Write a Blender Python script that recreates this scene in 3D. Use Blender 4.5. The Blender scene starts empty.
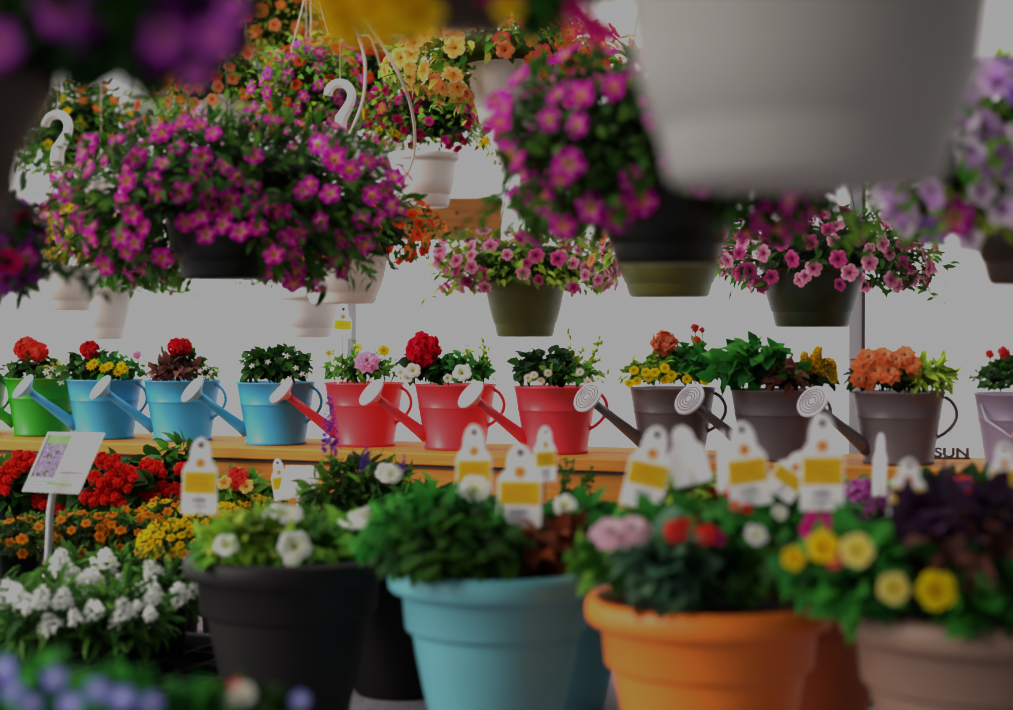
import bpy, math, random
import numpy as np
from mathutils import Vector, Matrix

random.seed(7)
RNG = np.random.default_rng(11)
SC = bpy.context.scene
COL = SC.collection
F = 1700.0                      # focal length in pixels of a 1013 x 710 frame
HORIZON = 322.0
EYE = 1.2

# ------------------------------------------------------------------ camera
PITCH = math.atan((355.0 - HORIZON) / F)
FWD = np.array([0, math.cos(PITCH), -math.sin(PITCH)])
UP = np.array([0, math.sin(PITCH), math.cos(PITCH)])
RIGHT = np.array([1.0, 0, 0])
cam = bpy.data.cameras.new('camera')
cam_o = bpy.data.objects.new('camera', cam)
COL.objects.link(cam_o)
cam_o.location = (0, 0, EYE)
cam_o.rotation_euler = (math.pi / 2 - PITCH, 0, 0)
cam.sensor_width = 36
cam.lens = F / 1013 * 36
cam.clip_start = 0.05
cam.dof.use_dof = True
cam.dof.focus_distance = 4.05
cam.dof.aperture_fstop = cam.lens / 1000 / 0.030
SC.camera = cam_o


def at(px, py, D):
    """world point seen at a pixel of the photo, at world depth Y = D"""
    d = RIGHT * (px - 506.5) / F + UP * (355.0 - py) / F + FWD
    d = d * (D / d[1])
    return np.array([0, 0, EYE]) + d


def m(px, D):
    return px * D / F


# ------------------------------------------------------------------ colour
def lin(h):
    h = h.lstrip('#')
    v = [int(h[i:i + 2], 16) / 255 for i in (0, 2, 4)]
    return np.array([c / 12.92 if c <= .04045 else ((c + .055) / 1.055) ** 2.4 for c in v])


# ------------------------------------------------------------------ materials
def new_mat(name):
    mt = bpy.data.materials.new(name)
    mt.use_nodes = True
    nt = mt.node_tree
    for n in list(nt.nodes):
        nt.nodes.remove(n)
    return mt, nt, nt.nodes, nt.links


def plant_mat(name, trans, rough, noise_scale, lo, hi, spec=.3):
    mt, nt, N, L = new_mat(name)
    out = N.new('ShaderNodeOutputMaterial')
    at_ = N.new('ShaderNodeAttribute'); at_.attribute_name = 'Col'
    tc = N.new('ShaderNodeTexCoord')
    nz = N.new('ShaderNodeTexNoise'); nz.inputs['Scale'].default_value = noise_scale
    mr = N.new('ShaderNodeMapRange')
    mr.inputs['To Min'].default_value = lo; mr.inputs['To Max'].default_value = hi
    oi = N.new('ShaderNodeObjectInfo')
    mr2 = N.new('ShaderNodeMapRange'); mr2.inputs['To Min'].default_value = .92; mr2.inputs['To Max'].default_value = 1.22
    mul = N.new('ShaderNodeMath'); mul.operation = 'MULTIPLY'
    mix = N.new('ShaderNodeVectorMath'); mix.operation = 'SCALE'
    L.new(tc.outputs['Object'], nz.inputs['Vector'])
    L.new(nz.outputs['Fac'], mr.inputs['Value'])
    L.new(oi.outputs['Random'], mr2.inputs['Value'])
    L.new(mr.outputs['Result'], mul.inputs[0]); L.new(mr2.outputs['Result'], mul.inputs[1])
    L.new(at_.outputs['Color'], mix.inputs[0]); L.new(mul.outputs[0], mix.inputs['Scale'])
    p = N.new('ShaderNodeBsdfPrincipled')
    p.inputs['Roughness'].default_value = rough
    p.inputs['Specular IOR Level'].default_value = spec
    t = N.new('ShaderNodeBsdfTranslucent')
    ms = N.new('ShaderNodeMixShader'); ms.inputs[0].default_value = trans
    L.new(mix.outputs[0], p.inputs['Base Color']); L.new(mix.outputs[0], t.inputs['Color'])
    L.new(p.outputs[0], ms.inputs[1]); L.new(t.outputs[0], ms.inputs[2])
    L.new(ms.outputs[0], out.inputs['Surface'])
    return mt


def solid_mat(name, hexc, rough=.5, var=.12, scale=18, metallic=0, bump=0, trans=0, spec=.4, stretch=None):
    mt, nt, N, L = new_mat(name)
    c = lin(hexc) if isinstance(hexc, str) else np.array(hexc)
    out = N.new('ShaderNodeOutputMaterial')
    tc = N.new('ShaderNodeTexCoord')
    nz = N.new('ShaderNodeTexNoise'); nz.inputs['Scale'].default_value = scale; nz.inputs['Detail'].default_value = 4
    if stretch:
        mp = N.new('ShaderNodeMapping'); mp.inputs['Scale'].default_value = stretch
        L.new(tc.outputs['Object'], mp.inputs['Vector']); L.new(mp.outputs[0], nz.inputs['Vector'])
    else:
        L.new(tc.outputs['Object'], nz.inputs['Vector'])
    cr = N.new('ShaderNodeValToRGB')
    cr.color_ramp.elements[0].position = .3; cr.color_ramp.elements[1].position = .7
    cr.color_ramp.elements[0].color = (*np.clip(c * (1 - var), 0, 1), 1)
    cr.color_ramp.elements[1].color = (*np.clip(c * (1 + var), 0, 1), 1)
    L.new(nz.outputs['Fac'], cr.inputs[0])
    p = N.new('ShaderNodeBsdfPrincipled')
    p.inputs['Roughness'].default_value = rough; p.inputs['Metallic'].default_value = metallic
    p.inputs['Specular IOR Level'].default_value = spec
    L.new(cr.outputs[0], p.inputs['Base Color'])
    if bump:
        b = N.new('ShaderNodeBump'); b.inputs['Strength'].default_value = bump; b.inputs['Distance'].default_value = .004
        L.new(nz.outputs['Fac'], b.inputs['Height']); L.new(b.outputs[0], p.inputs['Normal'])
    if trans:
        t = N.new('ShaderNodeBsdfTranslucent'); ms = N.new('ShaderNodeMixShader'); ms.inputs[0].default_value = trans
        L.new(cr.outputs[0], t.inputs['Color']); L.new(p.outputs[0], ms.inputs[1]); L.new(t.outputs[0], ms.inputs[2])
        L.new(ms.outputs[0], out.inputs['Surface'])
    else:
        L.new(p.outputs[0], out.inputs['Surface'])
    return mt


M = {
    'leaf': plant_mat('leaf', .5, .5, 25, .65, 1.3, .15),
    'petal': plant_mat('petal', .58, .7, 40, .88, 1.12, .03),
    'stem': plant_mat('stem', .1, .5, 30, .7, 1.2),
    'soil': solid_mat('potting_soil', '#2a1d14', .95, .5, 60, bump=.8),
    'wood': solid_mat('orange_pine', '#d0822a', .6, .16, 9, bump=.25, stretch=(1.2, 14, 14)),
    'wood_dark': solid_mat('brown_pine', '#b5763f', .65, .28, 7, bump=.25, stretch=(1.2, 10, 10)),
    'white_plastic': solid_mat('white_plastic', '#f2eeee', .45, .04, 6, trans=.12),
    'white_pot_near': solid_mat('shaded_white_plastic', '#bdb9b8', .5, .06, 4, trans=.3),  # white plastic greyed so the colour carries the near pot's shade
    'black_basket': solid_mat('black_basket_plastic', '#0d0c0a', .4, .3, 9),
    'olive_pot': solid_mat('olive_plastic', '#5a6034', .38, .14, 6, trans=.06),
    'green_pot': solid_mat('dark_green_plastic', '#2c3424', .35, .2, 6),
    'bark_pot': solid_mat('dark_brown_plastic', '#40302a', .45, .2, 6),
    'pot_black': solid_mat('charcoal_plastic', '#1b1819', .55, .08, 8, spec=.25, bump=.05),
    'pot_teal': solid_mat('turquoise_plastic', '#62a2ad', .42, .05, 5),
    'pot_orange': solid_mat('orange_plastic', '#e8792a', .42, .08, 4),
    'pot_rust': solid_mat('rust_plastic', '#9a4a1e', .45, .12, 4),
    'pot_taupe': solid_mat('taupe_plastic', '#80665a', .5, .08, 5),
    'can_green': solid_mat('green_enamel', '#2f9a1e', .35, .05, 8),
    'can_blue': solid_mat('blue_enamel', '#4aa6d4', .35, .05, 8),
    'can_red': solid_mat('red_enamel', '#e8404c', .35, .04, 8),
    'can_gray': solid_mat('grey_enamel', '#6b5f64', .38, .06, 8),
    'can_purple': solid_mat('violet_grey_enamel', '#87788f', .4, .06, 8),
    'rose_blue': solid_mat('pale_blue_enamel', '#a4d4ea', .35, .04, 30),
    'rose_pink': solid_mat('pale_pink_enamel', '#f2b4b8', .35, .04, 30),
    'rose_gray': solid_mat('pale_grey_enamel', '#cfc6cc', .3, .06, 30),
    'hole': solid_mat('dark_recess', '#3b3136', .7, .1, 30),
    'tag': solid_mat('white_tag_plastic', '#fbfafc', .4, .02, 12, trans=.72),
    'tag_yellow': solid_mat('yellow_print', '#f4cc2c', .5, .05, 40, trans=.6),
    'tag_orange': solid_mat('orange_print', '#f0a030', .5, .08, 60, trans=.4),
    'tag_print': solid_mat('grey_print', '#b8b6c6', .5, .12, 60, trans=.4),
    'tag_green': solid_mat('green_print', '#9fc58a', .5, .2, 60),
    'tag_lilac': None,
    'stake': solid_mat('dark_stake', '#4a2d22', .5, .2, 20),
    'stake_grey': solid_mat('grey_stake', '#aeb4ba', .4, .06, 14),
    'wire': solid_mat('pale_pink_strand', '#ead4ca', .4, .05, 10, trans=.15),
    'wire_green': solid_mat('grey_green_wire', '#54604c', .45, .1, 10),
    'tray': solid_mat('black_tray_plastic', '#16161a', .38, .2, 10),
    'tray_lip': solid_mat('tray_rim_glint', '#6a6a72', .35, .2, 14),  # paler than the tray, painted in for glints along the rim
    'post': solid_mat('grey_post_metal', '#b2b5c0', .4, .06, 8),
    'post_dark': solid_mat('dark_pipe_metal', '#4a3f46', .5, .1, 8),
    'concrete': solid_mat('concrete_floor', '#8d8a86', .85, .14, 12, bump=.2),
    'mesh': solid_mat('grey_expanded_metal', '#8e8a92', .6, .55, 150, bump=.6),
    'shade': solid_mat('blocker_sheet', '#33352f', .9, .15, 40),
}


def lilac_photo_mat():
    mt, nt, N, L = new_mat('lavender_picture')
    out = N.new('ShaderNodeOutputMaterial'); tc = N.new('ShaderNodeTexCoord')
    vo = N.new('ShaderNodeTexVoronoi'); vo.inputs['Scale'].default_value = 190
    mp = N.new('ShaderNodeMapping'); mp.inputs['Scale'].default_value = (1.2, 1, .45); mp.inputs['Rotation'].default_value = (0, .5, 0)
    cr = N.new('ShaderNodeValToRGB')
    e = cr.color_ramp.elements
    e[0].position = .2; e[0].color = (*lin('#8a64b4'), 1)
    e[1].position = .75; e[1].color = (*lin('#5a6b50'), 1)
    k = e.new(.5); k.color = (*lin('#cdbcd8'), 1)
    p = N.new('ShaderNodeBsdfPrincipled'); p.inputs['Roughness'].default_value = .4
    L.new(tc.outputs['Object'], mp.inputs[0]); L.new(mp.outputs[0], vo.inputs['Vector'])
    L.new(vo.outputs['Distance'], cr.inputs[0]); 
    mlt = N.new('ShaderNodeMath'); mlt.operation = 'MULTIPLY'; mlt.inputs[1].default_value = 1.0
    L.new(cr.outputs[0], p.inputs['Base Color']); L.new(p.outputs[0], out.inputs['Surface'])
    return mt


M['tag_lilac'] = lilac_photo_mat()


# ------------------------------------------------------------------ mesh builder
class MB:
    def __init__(s):
        s.v = []; s.c = []; s.f = []; s.mi = []; s.n = 0

    def add(s, V, faces, col=(1, 1, 1), mi=0):
        V = np.asarray(V, float)
        C = np.asarray(col, float)
        if C.ndim == 1:
            C = np.tile(C, (len(V), 1))
        s.v.append(V); s.c.append(C)
        o = s.n
        s.f.extend([tuple(i + o for i in f) for f in faces])
        s.mi.extend([mi] * len(faces))
        s.n += len(V)

    def mesh(s, name, mats, smooth=True, origin=(0, 0, 0)):
        me = bpy.data.meshes.new(name)
        V = np.concatenate(s.v) - np.asarray(origin, float)
        me.from_pydata(V.tolist(), [], s.f)
        at_ = me.color_attributes.new('Col', 'FLOAT_COLOR', 'POINT')
        C = np.concatenate(s.c)
        at_.data.foreach_set('color', np.concatenate([C, np.ones((len(C), 1))], 1).astype(np.float32).ravel())
        if not isinstance(mats, (list, tuple)):
            mats = [mats]
        for q in mats:
            me.materials.append(q)
        me.polygons.foreach_set('material_index', s.mi)
        me.polygons.foreach_set('use_smooth', [smooth] * len(me.polygons))
        me.update()
        return me

    # shapes ---------------------------------------------------------
    def lathe(s, prof, seg=48, centre=(0, 0, 0), col=(1, 1, 1), mi=0, cap=False):
        P = np.array(prof, float); k = len(P)
        a = np.linspace(0, 2 * np.pi, seg, endpoint=False)
        V = np.zeros((k, seg, 3))
        V[:, :, 0] = P[:, :1] * np.cos(a); V[:, :, 1] = P[:, :1] * np.sin(a); V[:, :, 2] = P[:, 1:2]
        V = V.reshape(-1, 3) + np.array(centre)
        fs = []
        for i in range(k - 1):
            for j in range(seg):
                j2 = (j + 1) % seg
                fs.append((i * seg + j, i * seg + j2, (i + 1) * seg + j2, (i + 1) * seg + j))
        if cap:
            fs.append(tuple((k - 1) * seg + j for j in range(seg)))
            fs.append(tuple(seg - 1 - j for j in range(seg)))
        s.add(V, fs, col, mi)

    def tube(s, pts, rad, seg=10, col=(1, 1, 1), mi=0):
        P = [np.array(p, float) for p in pts]; n = len(P)
        R = [rad] * n if np.isscalar(rad) else list(rad)
        V = []; prev = None
        for i in range(n):
            t = P[min(i + 1, n - 1)] - P[max(i - 1, 0)]
            t = t / (np.linalg.norm(t) + 1e-9)
            if prev is None:
                ref = np.array([0, 0, 1.]) if abs(t[2]) < .9 else np.array([1., 0, 0])
                u = np.cross(ref, t)
            else:
                u = prev - t * prev.dot(t)
            u /= np.linalg.norm(u) + 1e-9; prev = u
            w = np.cross(t, u)
            for j in range(seg):
                a = 2 * np.pi * j / seg
                V.append(P[i] + R[i] * (np.cos(a) * u + np.sin(a) * w))
        fs = []
        for i in range(n - 1):
            for j in range(seg):
                j2 = (j + 1) % seg
                fs.append((i * seg + j, i * seg + j2, (i + 1) * seg + j2, (i + 1) * seg + j))
        fs.append(tuple(seg - 1 - j for j in range(seg)))
        fs.append(tuple((n - 1) * seg + j for j in range(seg)))
        s.add(V, fs, col, mi)

    def box(s, lo, hi, col=(1, 1, 1), mi=0, X=None):
        x0, y0, z0 = lo; x1, y1, z1 = hi
        V = np.array([(x0, y0, z0), (x1, y0, z0), (x1, y1, z0), (x0, y1, z0), (x0, y0, z1), (x1, y0, z1), (x1, y1, z1), (x0, y1, z1)], float)
        if X is not None:
            V = X(V)
        s.add(V, [(0, 3, 2, 1), (4, 5, 6, 7), (0, 1, 5, 4), (1, 2, 6, 5), (2, 3, 7, 6), (3, 0, 4, 7)], col, mi)

    def leaves(s, P, Dr, Nm, L, W, C, base_shade=.65):
        n = len(P)
        if n == 0:
            return
        L = np.broadcast_to(L, (n,))[:, None]; W = np.broadcast_to(W, (n,))[:, None]
        Dr = Dr / (np.linalg.norm(Dr, axis=1, keepdims=True) + 1e-9)
        S = np.cross(Dr, Nm); S /= np.linalg.norm(S, axis=1, keepdims=True) + 1e-9
        N2 = np.cross(S, Dr)
        v = np.stack([
            P,
            P + Dr * .38 * L + S * .5 * W + N2 * .12 * W,
            P + Dr * .40 * L,
            P + Dr * .38 * L - S * .5 * W + N2 * .12 * W,
            P + Dr * L - N2 * .20 * L,
            P + Dr * .74 * L + S * .33 * W - N2 * .02 * L,
            P + Dr * .76 * L - N2 * .07 * L,
            P + Dr * .74 * L - S * .33 * W - N2 * .02 * L], 1)
        shade = np.array([base_shade, 1, .85, 1, 1.1, 1.05, .92, 1.05])[None, :, None]
        cc = C[:, None, :] * shade
        base = [(0, 2, 1), (0, 3, 2), (1, 2, 6, 5), (2, 3, 7, 6), (5, 6, 4), (6, 7, 4)]
        fs = [tuple(i * 8 + q for q in f) for i in range(n) for f in base]
        s.add(v.reshape(-1, 3), fs, cc.reshape(-1, 3))


def link(o, parent=None):
    COL.objects.link(o)
    if parent is not None:
        o.parent = parent
    return o


def thing(name, label, cat, loc, group=None):
    o = bpy.data.objects.new(name, None)
    o.empty_display_size = .02
    o.location = tuple(loc); o['label'] = label; o['category'] = cat
    if group:
        o['group'] = group
    return link(o)


def wloc(o):
    v = np.array(o.location, float)
    while o.parent:
        o = o.parent; v = v + np.array(o.location, float)
    return v


def part(name, mb, mats, parent, smooth=True, label=None, origin=None):
    """mesh given in world space, stored relative to its parent (or to its own origin point)"""
    pw = wloc(parent)
    og = pw if origin is None else np.asarray(origin, float)
    o = bpy.data.objects.new(name, mb.mesh(name, mats, smooth, og))
    o.location = tuple(og - pw)
    if label:
        o['label'] = label
    return link(o, parent)


def struct(name, mb, mats, smooth=False):
    o = bpy.data.objects.new(name, mb.mesh(name, mats, smooth))
    o['kind'] = 'structure'
    return link(o)


def inst(name, me, parent, pos, axis, size, spin=None):
    """one flower (shared mesh data) with its +Z along axis"""
    o = bpy.data.objects.new(name, me)
    o.rotation_mode = 'QUATERNION'
    q = Vector(axis).to_track_quat('Z', 'Y')
    from mathutils import Quaternion
    q = q @ Quaternion((0, 0, 1), random.uniform(0, 6.28) if spin is None else spin)
    o.rotation_quaternion = q
    o.scale = (size, size, size)
    o.location = tuple(np.asarray(pos) - wloc(parent))
    return link(o, parent)


# ------------------------------------------------------------------ flowers (unit radius, facing +Z)
def lobed(name, n, out, mid, throat, stripe=None, notch=.22, cup=.45, ruffle=.05, swid=.22):
    out, mid, throat = lin(out), lin(mid), lin(throat)
    st = lin(stripe) if stripe else None
    mb = MB(); seg = n * 8
    rings = [(0.0, -cup), (.14, -cup * .7), (.32, -.08), (.62, .0), (.86, -.02), (1.0, -.1)]
    V = []; C = []
    for ri, (r, z) in enumerate(rings):
        for j in range(seg):
            a = 2 * np.pi * j / seg
            ph = (a * n / (2 * np.pi)) % 1.0
            edge = abs(ph - .5) * 2           # 1 at the gap between lobes, 0 mid-lobe
            rr = r * (1 - notch * (edge ** 3) * (r ** 1.5))
            zz = z + ruffle * math.cos(a * n * 2) * r * r - .10 * edge ** 2 * r * r
            V.append((rr * math.cos(a), rr * math.sin(a), zz))
            if ri <= 1:
                c = throat
            elif ri == 2:
                c = .5 * throat + .5 * mid
            elif ri == 3:
                c = mid
            else:
                c = out
            if st is not None and ri in (2, 3, 4) and edge < swid:
                c = st * (.85 if ri < 4 else .5) + c * (.15 if ri < 4 else .5)
            C.append(c)
    fs = []
    for i in range(len(rings) - 1):
        for j in range(seg):
            j2 = (j + 1) % seg
            fs.append((i * seg + j, i * seg + j2, (i + 1) * seg + j2, (i + 1) * seg + j))
    mb.add(V, fs, np.array(C))
    mb.tube([(0, 0, -cup * 1.8), (0, 0, -cup * .8)], [.07, .13], 6, lin('#5d7a2c'))
    return mb.mesh(name, M['petal'])


def petals(mb, P, Dr, Nm, L, W, C):
    mb.leaves(np.asarray(P, float), np.asarray(Dr, float), np.asarray(Nm, float), L, W, C, .86)


def ballhead(name, cols, n=60, floret=.34, flat=.75, spread=1.35, core=None):
    """rounded head of many small petals (geranium, marigold)"""
    mb = MB(); rng = np.random.default_rng(len(name) + n)
    i = np.arange(n); z = 1 - (i + .5) / n * spread
    ph = i * 2.39996
    r = np.sqrt(np.clip(1 - z * z, 0, 1))
    U = np.stack([r * np.cos(ph), r * np.sin(ph), z], 1)
    P = U * np.array([.8, .8, .8 * flat]) * rng.uniform(.72, 1.12, (n, 1)) + rng.normal(size=(n, 3)) * .05
    cs = np.array([lin(c) for c in cols])
    for k in range(3):
        t = rng.normal(size=(n, 3)); t -= U * (t * U).sum(1, keepdims=True)
        t /= np.linalg.norm(t, axis=1, keepdims=True)
        C = cs[rng.integers(0, len(cs), n)] * rng.uniform(.75, 1.1, (n, 1))
        petals(mb, P, t + U * .35, U, floret * 1.15, floret, C)
    mb.lathe([(0.02, .55 * flat), (.45, .42 * flat), (.66, 0), (.45, -.4 * flat), (.02, -.5 * flat)], 14, col=(lin(core) if core else cs[0] * .55))
    return mb.mesh(name, M['petal'])


def rosette(name, cols, layers=4, n=8, flat=.35):
    """double flower: rings of broad petals (begonia, ranunculus)"""
    mb = MB(); rng = np.random.default_rng(layers * n)
    cs = np.array([lin(c) for c in cols])
    for l in range(layers):
        f = l / max(1, layers - 1)
        k = max(4, n - l)
        a = np.arange(k) * 2 * np.pi / k + l * .5 + rng.uniform(-.15, .15, k)
        el = math.radians(8 + 62 * f)
        D_ = np.stack([np.cos(a) * math.cos(el), np.sin(a) * math.cos(el), np.full(k, math.sin(el))], 1)
        Nn = np.stack([-np.cos(a) * math.sin(el), -np.sin(a) * math.sin(el), np.full(k, math.cos(el))], 1)
        P = np.stack([np.cos(a) * .08, np.sin(a) * .08, np.full(k, flat * .25 * f)], 1)
        C = (cs[0] * (1 - f) + cs[-1] * f)[None] * rng.uniform(.85, 1.1, (k, 1))
        petals(mb, P, D_, Nn, 1.0 - .5 * f, (.95 - .4 * f), C)
    mb.lathe([(.02, .1), (.2, .02), (.25, -.12), (.02, -.3)], 10, col=lin('#6d8a3a'))
    return mb.mesh(name, M['petal'])


def daisy(name, petal, centre, n=11):
    mb = MB()
    a = np.arange(n) * 2 * np.pi / n
    D_ = np.stack([np.cos(a), np.sin(a), np.full(n, .12)], 1)
    P = D_ * .12
    petals(mb, P, D_, np.tile([0, 0, 1.], (n, 1)), .9, .5, np.tile(lin(petal), (n, 1)))
    mb.lathe([(.01, .16), (.2, .12), (.3, .03), (.2, -.1)], 12, col=lin(centre))
    return mb.mesh(name, M['petal'])


def spike(name, cols, n=34, h=3.2, w=.5, fl=.42):
    """upright flower spike of height h (units), petals all round"""
    mb = MB(); rng = np.random.default_rng(n)
    t = np.linspace(.02, 1, n); ph = np.arange(n) * 2.39996
    r = w * (1 - .75 * t) * .5 + .04
    P = np.stack([r * np.cos(ph), r * np.sin(ph), t * h], 1)
    U = np.stack([np.cos(ph), np.sin(ph), np.full(n, .25)], 1)
    cs = np.array([lin(c) for c in cols])
    for k in range(3):
        off = rng.normal(size=(n, 3)) * .7
        C = cs[rng.integers(0, len(cs), n)] * rng.uniform(.8, 1.1, (n, 1))
        petals(mb, P, U + off, np.tile([0, 0, 1.], (n, 1)) + U * .5, fl * (1 - .45 * t), fl * .85 * (1 - .45 * t), C)
    mb.tube([(0, 0, -1.5), (0, 0, h)], [.06, .03], 5, lin('#5a7a34'))
    return mb.mesh(name, M['petal'])


FL = {
    'magenta': lobed('blossom', 5, '#e206bc', '#dc08ac', '#f0a840', '#f8a8e4', swid=.24),
    'magenta_b': lobed('blossom', 5, '#cc06aa', '#e414c0', '#f2c658', '#f8b4e8', swid=.22),
    'purple': lobed('blossom', 5, '#b838c8', '#d070dc', '#b86020', None),
    'violet': lobed('blossom', 5, '#9c2cb0', '#a838b8', '#7a3020', None),
    'orange': lobed('blossom', 5, '#f27a3c', '#f49248', '#f0b848', '#e0402c', swid=.12),
    'salmon': lobed('blossom', 5, '#f59a6c', '#f48e58', '#e06030', None),
    'red': lobed('blossom', 5, '#e8352c', '#dc2820', '#8a1a14', None),
    'redorange': lobed('blossom', 5, '#f0562c', '#ee4c22', '#c03018', None),
    'peach': lobed('blossom', 5, '#fcd088', '#fabc60', '#e88a30', '#f0803a', swid=.1),
    'yellow': lobed('blossom', 5, '#f4d21c', '#f0c414', '#d89410', None),
    'coralpink': lobed('blossom', 5, '#f0506e', '#ee6a5c', '#f2b040', '#f6a060', swid=.14),
    'crimson': lobed('blossom', 5, '#b8125a', '#a00c4c', '#5c0828', None),
    'palepink': lobed('blossom', 5, '#f4b4cc', '#e88cb4', '#9c2460', '#b83c7c', swid=.15),
    'rosepink': lobed('blossom', 5, '#d8609c', '#c8448a', '#70143c', '#8c1c58', swid=.2),
    'mauve': lobed('blossom', 5, '#a8447c', '#943068', '#4c1030', None),
    'lilac': lobed('blossom', 5, '#ecc8f6', '#e2b4f0', '#c080d4', '#c884e0', swid=.14),
    'lilacwhite': lobed('blossom', 5, '#faeefc', '#f2dcf8', '#c890dc', None),
    'lavender': lobed('blossom', 5, '#b48ae0', '#a878d8', '#7c50b0', None),
    'white': lobed('blossom', 5, '#f6f4f4', '#f2f0ec', '#c8cc80', '#e8e8d8', notch=.15),
    'pansy': lobed('blossom', 5, '#f2d818', '#eecb10', '#c88a10', None, notch=.12, cup=.2),
    'paleyellow': lobed('blossom', 5, '#f2e08a', '#eed860', '#d0a828', None, notch=.12, cup=.2),
    'hotpink': lobed('blossom', 5, '#e82c9c', '#e0208c', '#8c1050', None),
    'blue': lobed('blossom', 5, '#8f90e2', '#8484da', '#d8d8e8', None, cup=.2),
    'geranium_red': ballhead('flower_head', ['#e8262e', '#d8161e', '#f04040'], 44, floret=.6, flat=.62),
    'geranium_coral': ballhead('flower_head', ['#f4503c', '#f66450', '#ec3c30'], 44, floret=.55, flat=.75),
    'geranium_crimson': ballhead('flower_head', ['#e01438', '#c80c2c', '#f02c4c'], 50, floret=.6, flat=.65),
    'geranium_salmon': ballhead('flower_head', ['#f4845c', '#f69a72', '#f07850'], 40, floret=.55, flat=.45),
    'begonia_red': ballhead('flower_head', ['#f03028', '#e0241c', '#f4503c'], 20, floret=.72, flat=.7),
    'marigold_orange': lobed('flower_head', 6, '#f89a1c', '#f4841a', '#a84a10', None, notch=.3, cup=.12),
    'marigold_yellow': lobed('flower_head', 6, '#fcd418', '#f6c410', '#c07c10', None, notch=.3, cup=.12),
    'celosia': spike('flower_plume', ['#f6d414', '#f2c80c', '#f8e040'], 130, 2.4, 1.3, .55),
    'begonia_orange': rosette('flower_head', ['#f48a4e', '#fcc090'], 5, 9),
    'ranunculus': rosette('flower_head', ['#f0a8d0', '#f4c0dc'], 5, 9),
    'pinkdouble': rosette('flower_head', ['#fcd0e2', '#feecf2'], 5, 10),
    'orchidpink': ballhead('flower_head', ['#d678c8', '#e08cd4', '#c868b8'], 60, flat=.6),
    'coralhead': ballhead('flower_head', ['#f0584c', '#ec4840'], 50, flat=.5),
    'daisy_white': daisy('blossom', '#f4f2e6', '#eec62c'),
    'daisy_yellow': daisy('blossom', '#f2cc18', '#c8900c', 9),
    'tiny_white': daisy('blossom', '#f2f2ee', '#dfe0b0', 5),
    'snapdragon': spike('flower_spike', ['#fafaf8', '#eef0ea', '#ffffff'], 26, 2.0, 1.5, .8),
    'salvia': spike('flower_spike', ['#6a3cb4', '#7c4cc4', '#9c5cc4'], 54, 5.0, 1.1, .6),
}

PAL = {
    'basket': ('#27481a', '#6a9a36'), 'bright': ('#4f8224', '#bcd44c'), 'dark': ('#1d4414', '#4a7a2c'),
    'deep': ('#163216', '#2f5a24'), 'lime': ('#7cae28', '#ccE058'), 'emerald': ('#206a28', '#58b044'),
    'bronze': ('#5c302a', '#a06a5a'), 'plum': ('#2c1a30', '#5e3c64'), 'snap': ('#336628', '#76aa4a'), 'rust': ('#7a2c1c', '#c8743e'),
    'fresh': ('#3c7e26', '#8cc644'), 'sea': ('#3e6a52', '#8ab490'), 'yellowgreen': ('#8ca034', '#e6de62'),
}


def rand_dirs(n, rng, zmin=-.6, front=None):
    out = []
    while len(out) < n:
        d = rng.normal(size=(n * 3, 3)); d /= np.linalg.norm(d, axis=1, keepdims=True)
        d = d[d[:, 2] > zmin]
        if front is not None:
            d = d[(d[:, 1] < front) | (d[:, 2] > .75)]
        out.extend(d.tolist())
    return np.array(out[:n])


def lump(d, seed):
    k = np.random.default_rng(seed).uniform(0, 6.28, 6)
    a = np.arctan2(d[:, 1], d[:, 0])
    return 1 + .10 * np.sin(3 * a + k[0]) * (1 - abs(d[:, 2])) + .09 * np.sin(5 * a + k[1] + 3 * d[:, 2]) + .08 * np.sin(4 * d[:, 2] + k[2] + 2 * a)


def bush(mb, c, rad, n, L, W, pal, seed=0, zmin=-.55, rmin=.55, keep=None, core=True, droop=.2, wander=.7):
    """leafy mound filling an ellipsoid shell"""
    rng = np.random.default_rng(seed)
    c = np.array(c, float); rad = np.array(rad, float)
    d = rand_dirs(n, rng, zmin)
    r = rng.uniform(rmin, 1.0, (n, 1)) ** .7 * lump(d, seed)[:, None]
    P = c + d * rad * r
    Dr = d * np.array([.7, .7, .6]) + rng.normal(size=(n, 3)) * wander * .6 + np.array([0, 0, -droop])
    Nm = d + np.array([0, -.15, .7]) + rng.normal(size=(n, 3)) * .45
    c1, c2 = (lin(x) for x in PAL[pal])
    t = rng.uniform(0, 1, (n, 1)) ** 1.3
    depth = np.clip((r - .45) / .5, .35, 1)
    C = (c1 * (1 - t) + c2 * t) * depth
    if keep is not None:
        k = keep(P)
        P, Dr, Nm, C = P[k], Dr[k], Nm[k], C[k]
    s = rng.uniform(.7, 1.2, len(P))
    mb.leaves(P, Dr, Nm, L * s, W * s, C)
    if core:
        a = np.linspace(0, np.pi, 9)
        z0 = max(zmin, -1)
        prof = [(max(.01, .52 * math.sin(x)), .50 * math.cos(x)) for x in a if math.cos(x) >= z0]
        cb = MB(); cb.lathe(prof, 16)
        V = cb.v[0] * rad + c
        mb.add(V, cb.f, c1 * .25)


def spread_dirs(n, rng, zmin, front, zmax=1.0):
    pts = []
    cand = rand_dirs(n * 14, rng, zmin, front)
    cand = cand[cand[:, 2] <= zmax]
    ci = 0
    for i in range(n):
        best = None; bd = -1
        for k in range(7):
            q = cand[ci % len(cand)]; ci += 1
            dd = min([float(((q - p) ** 2).sum()) for p in pts], default=9)
            if dd > bd:
                bd = dd; best = q
        pts.append(best)
    return np.array(pts)


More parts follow.
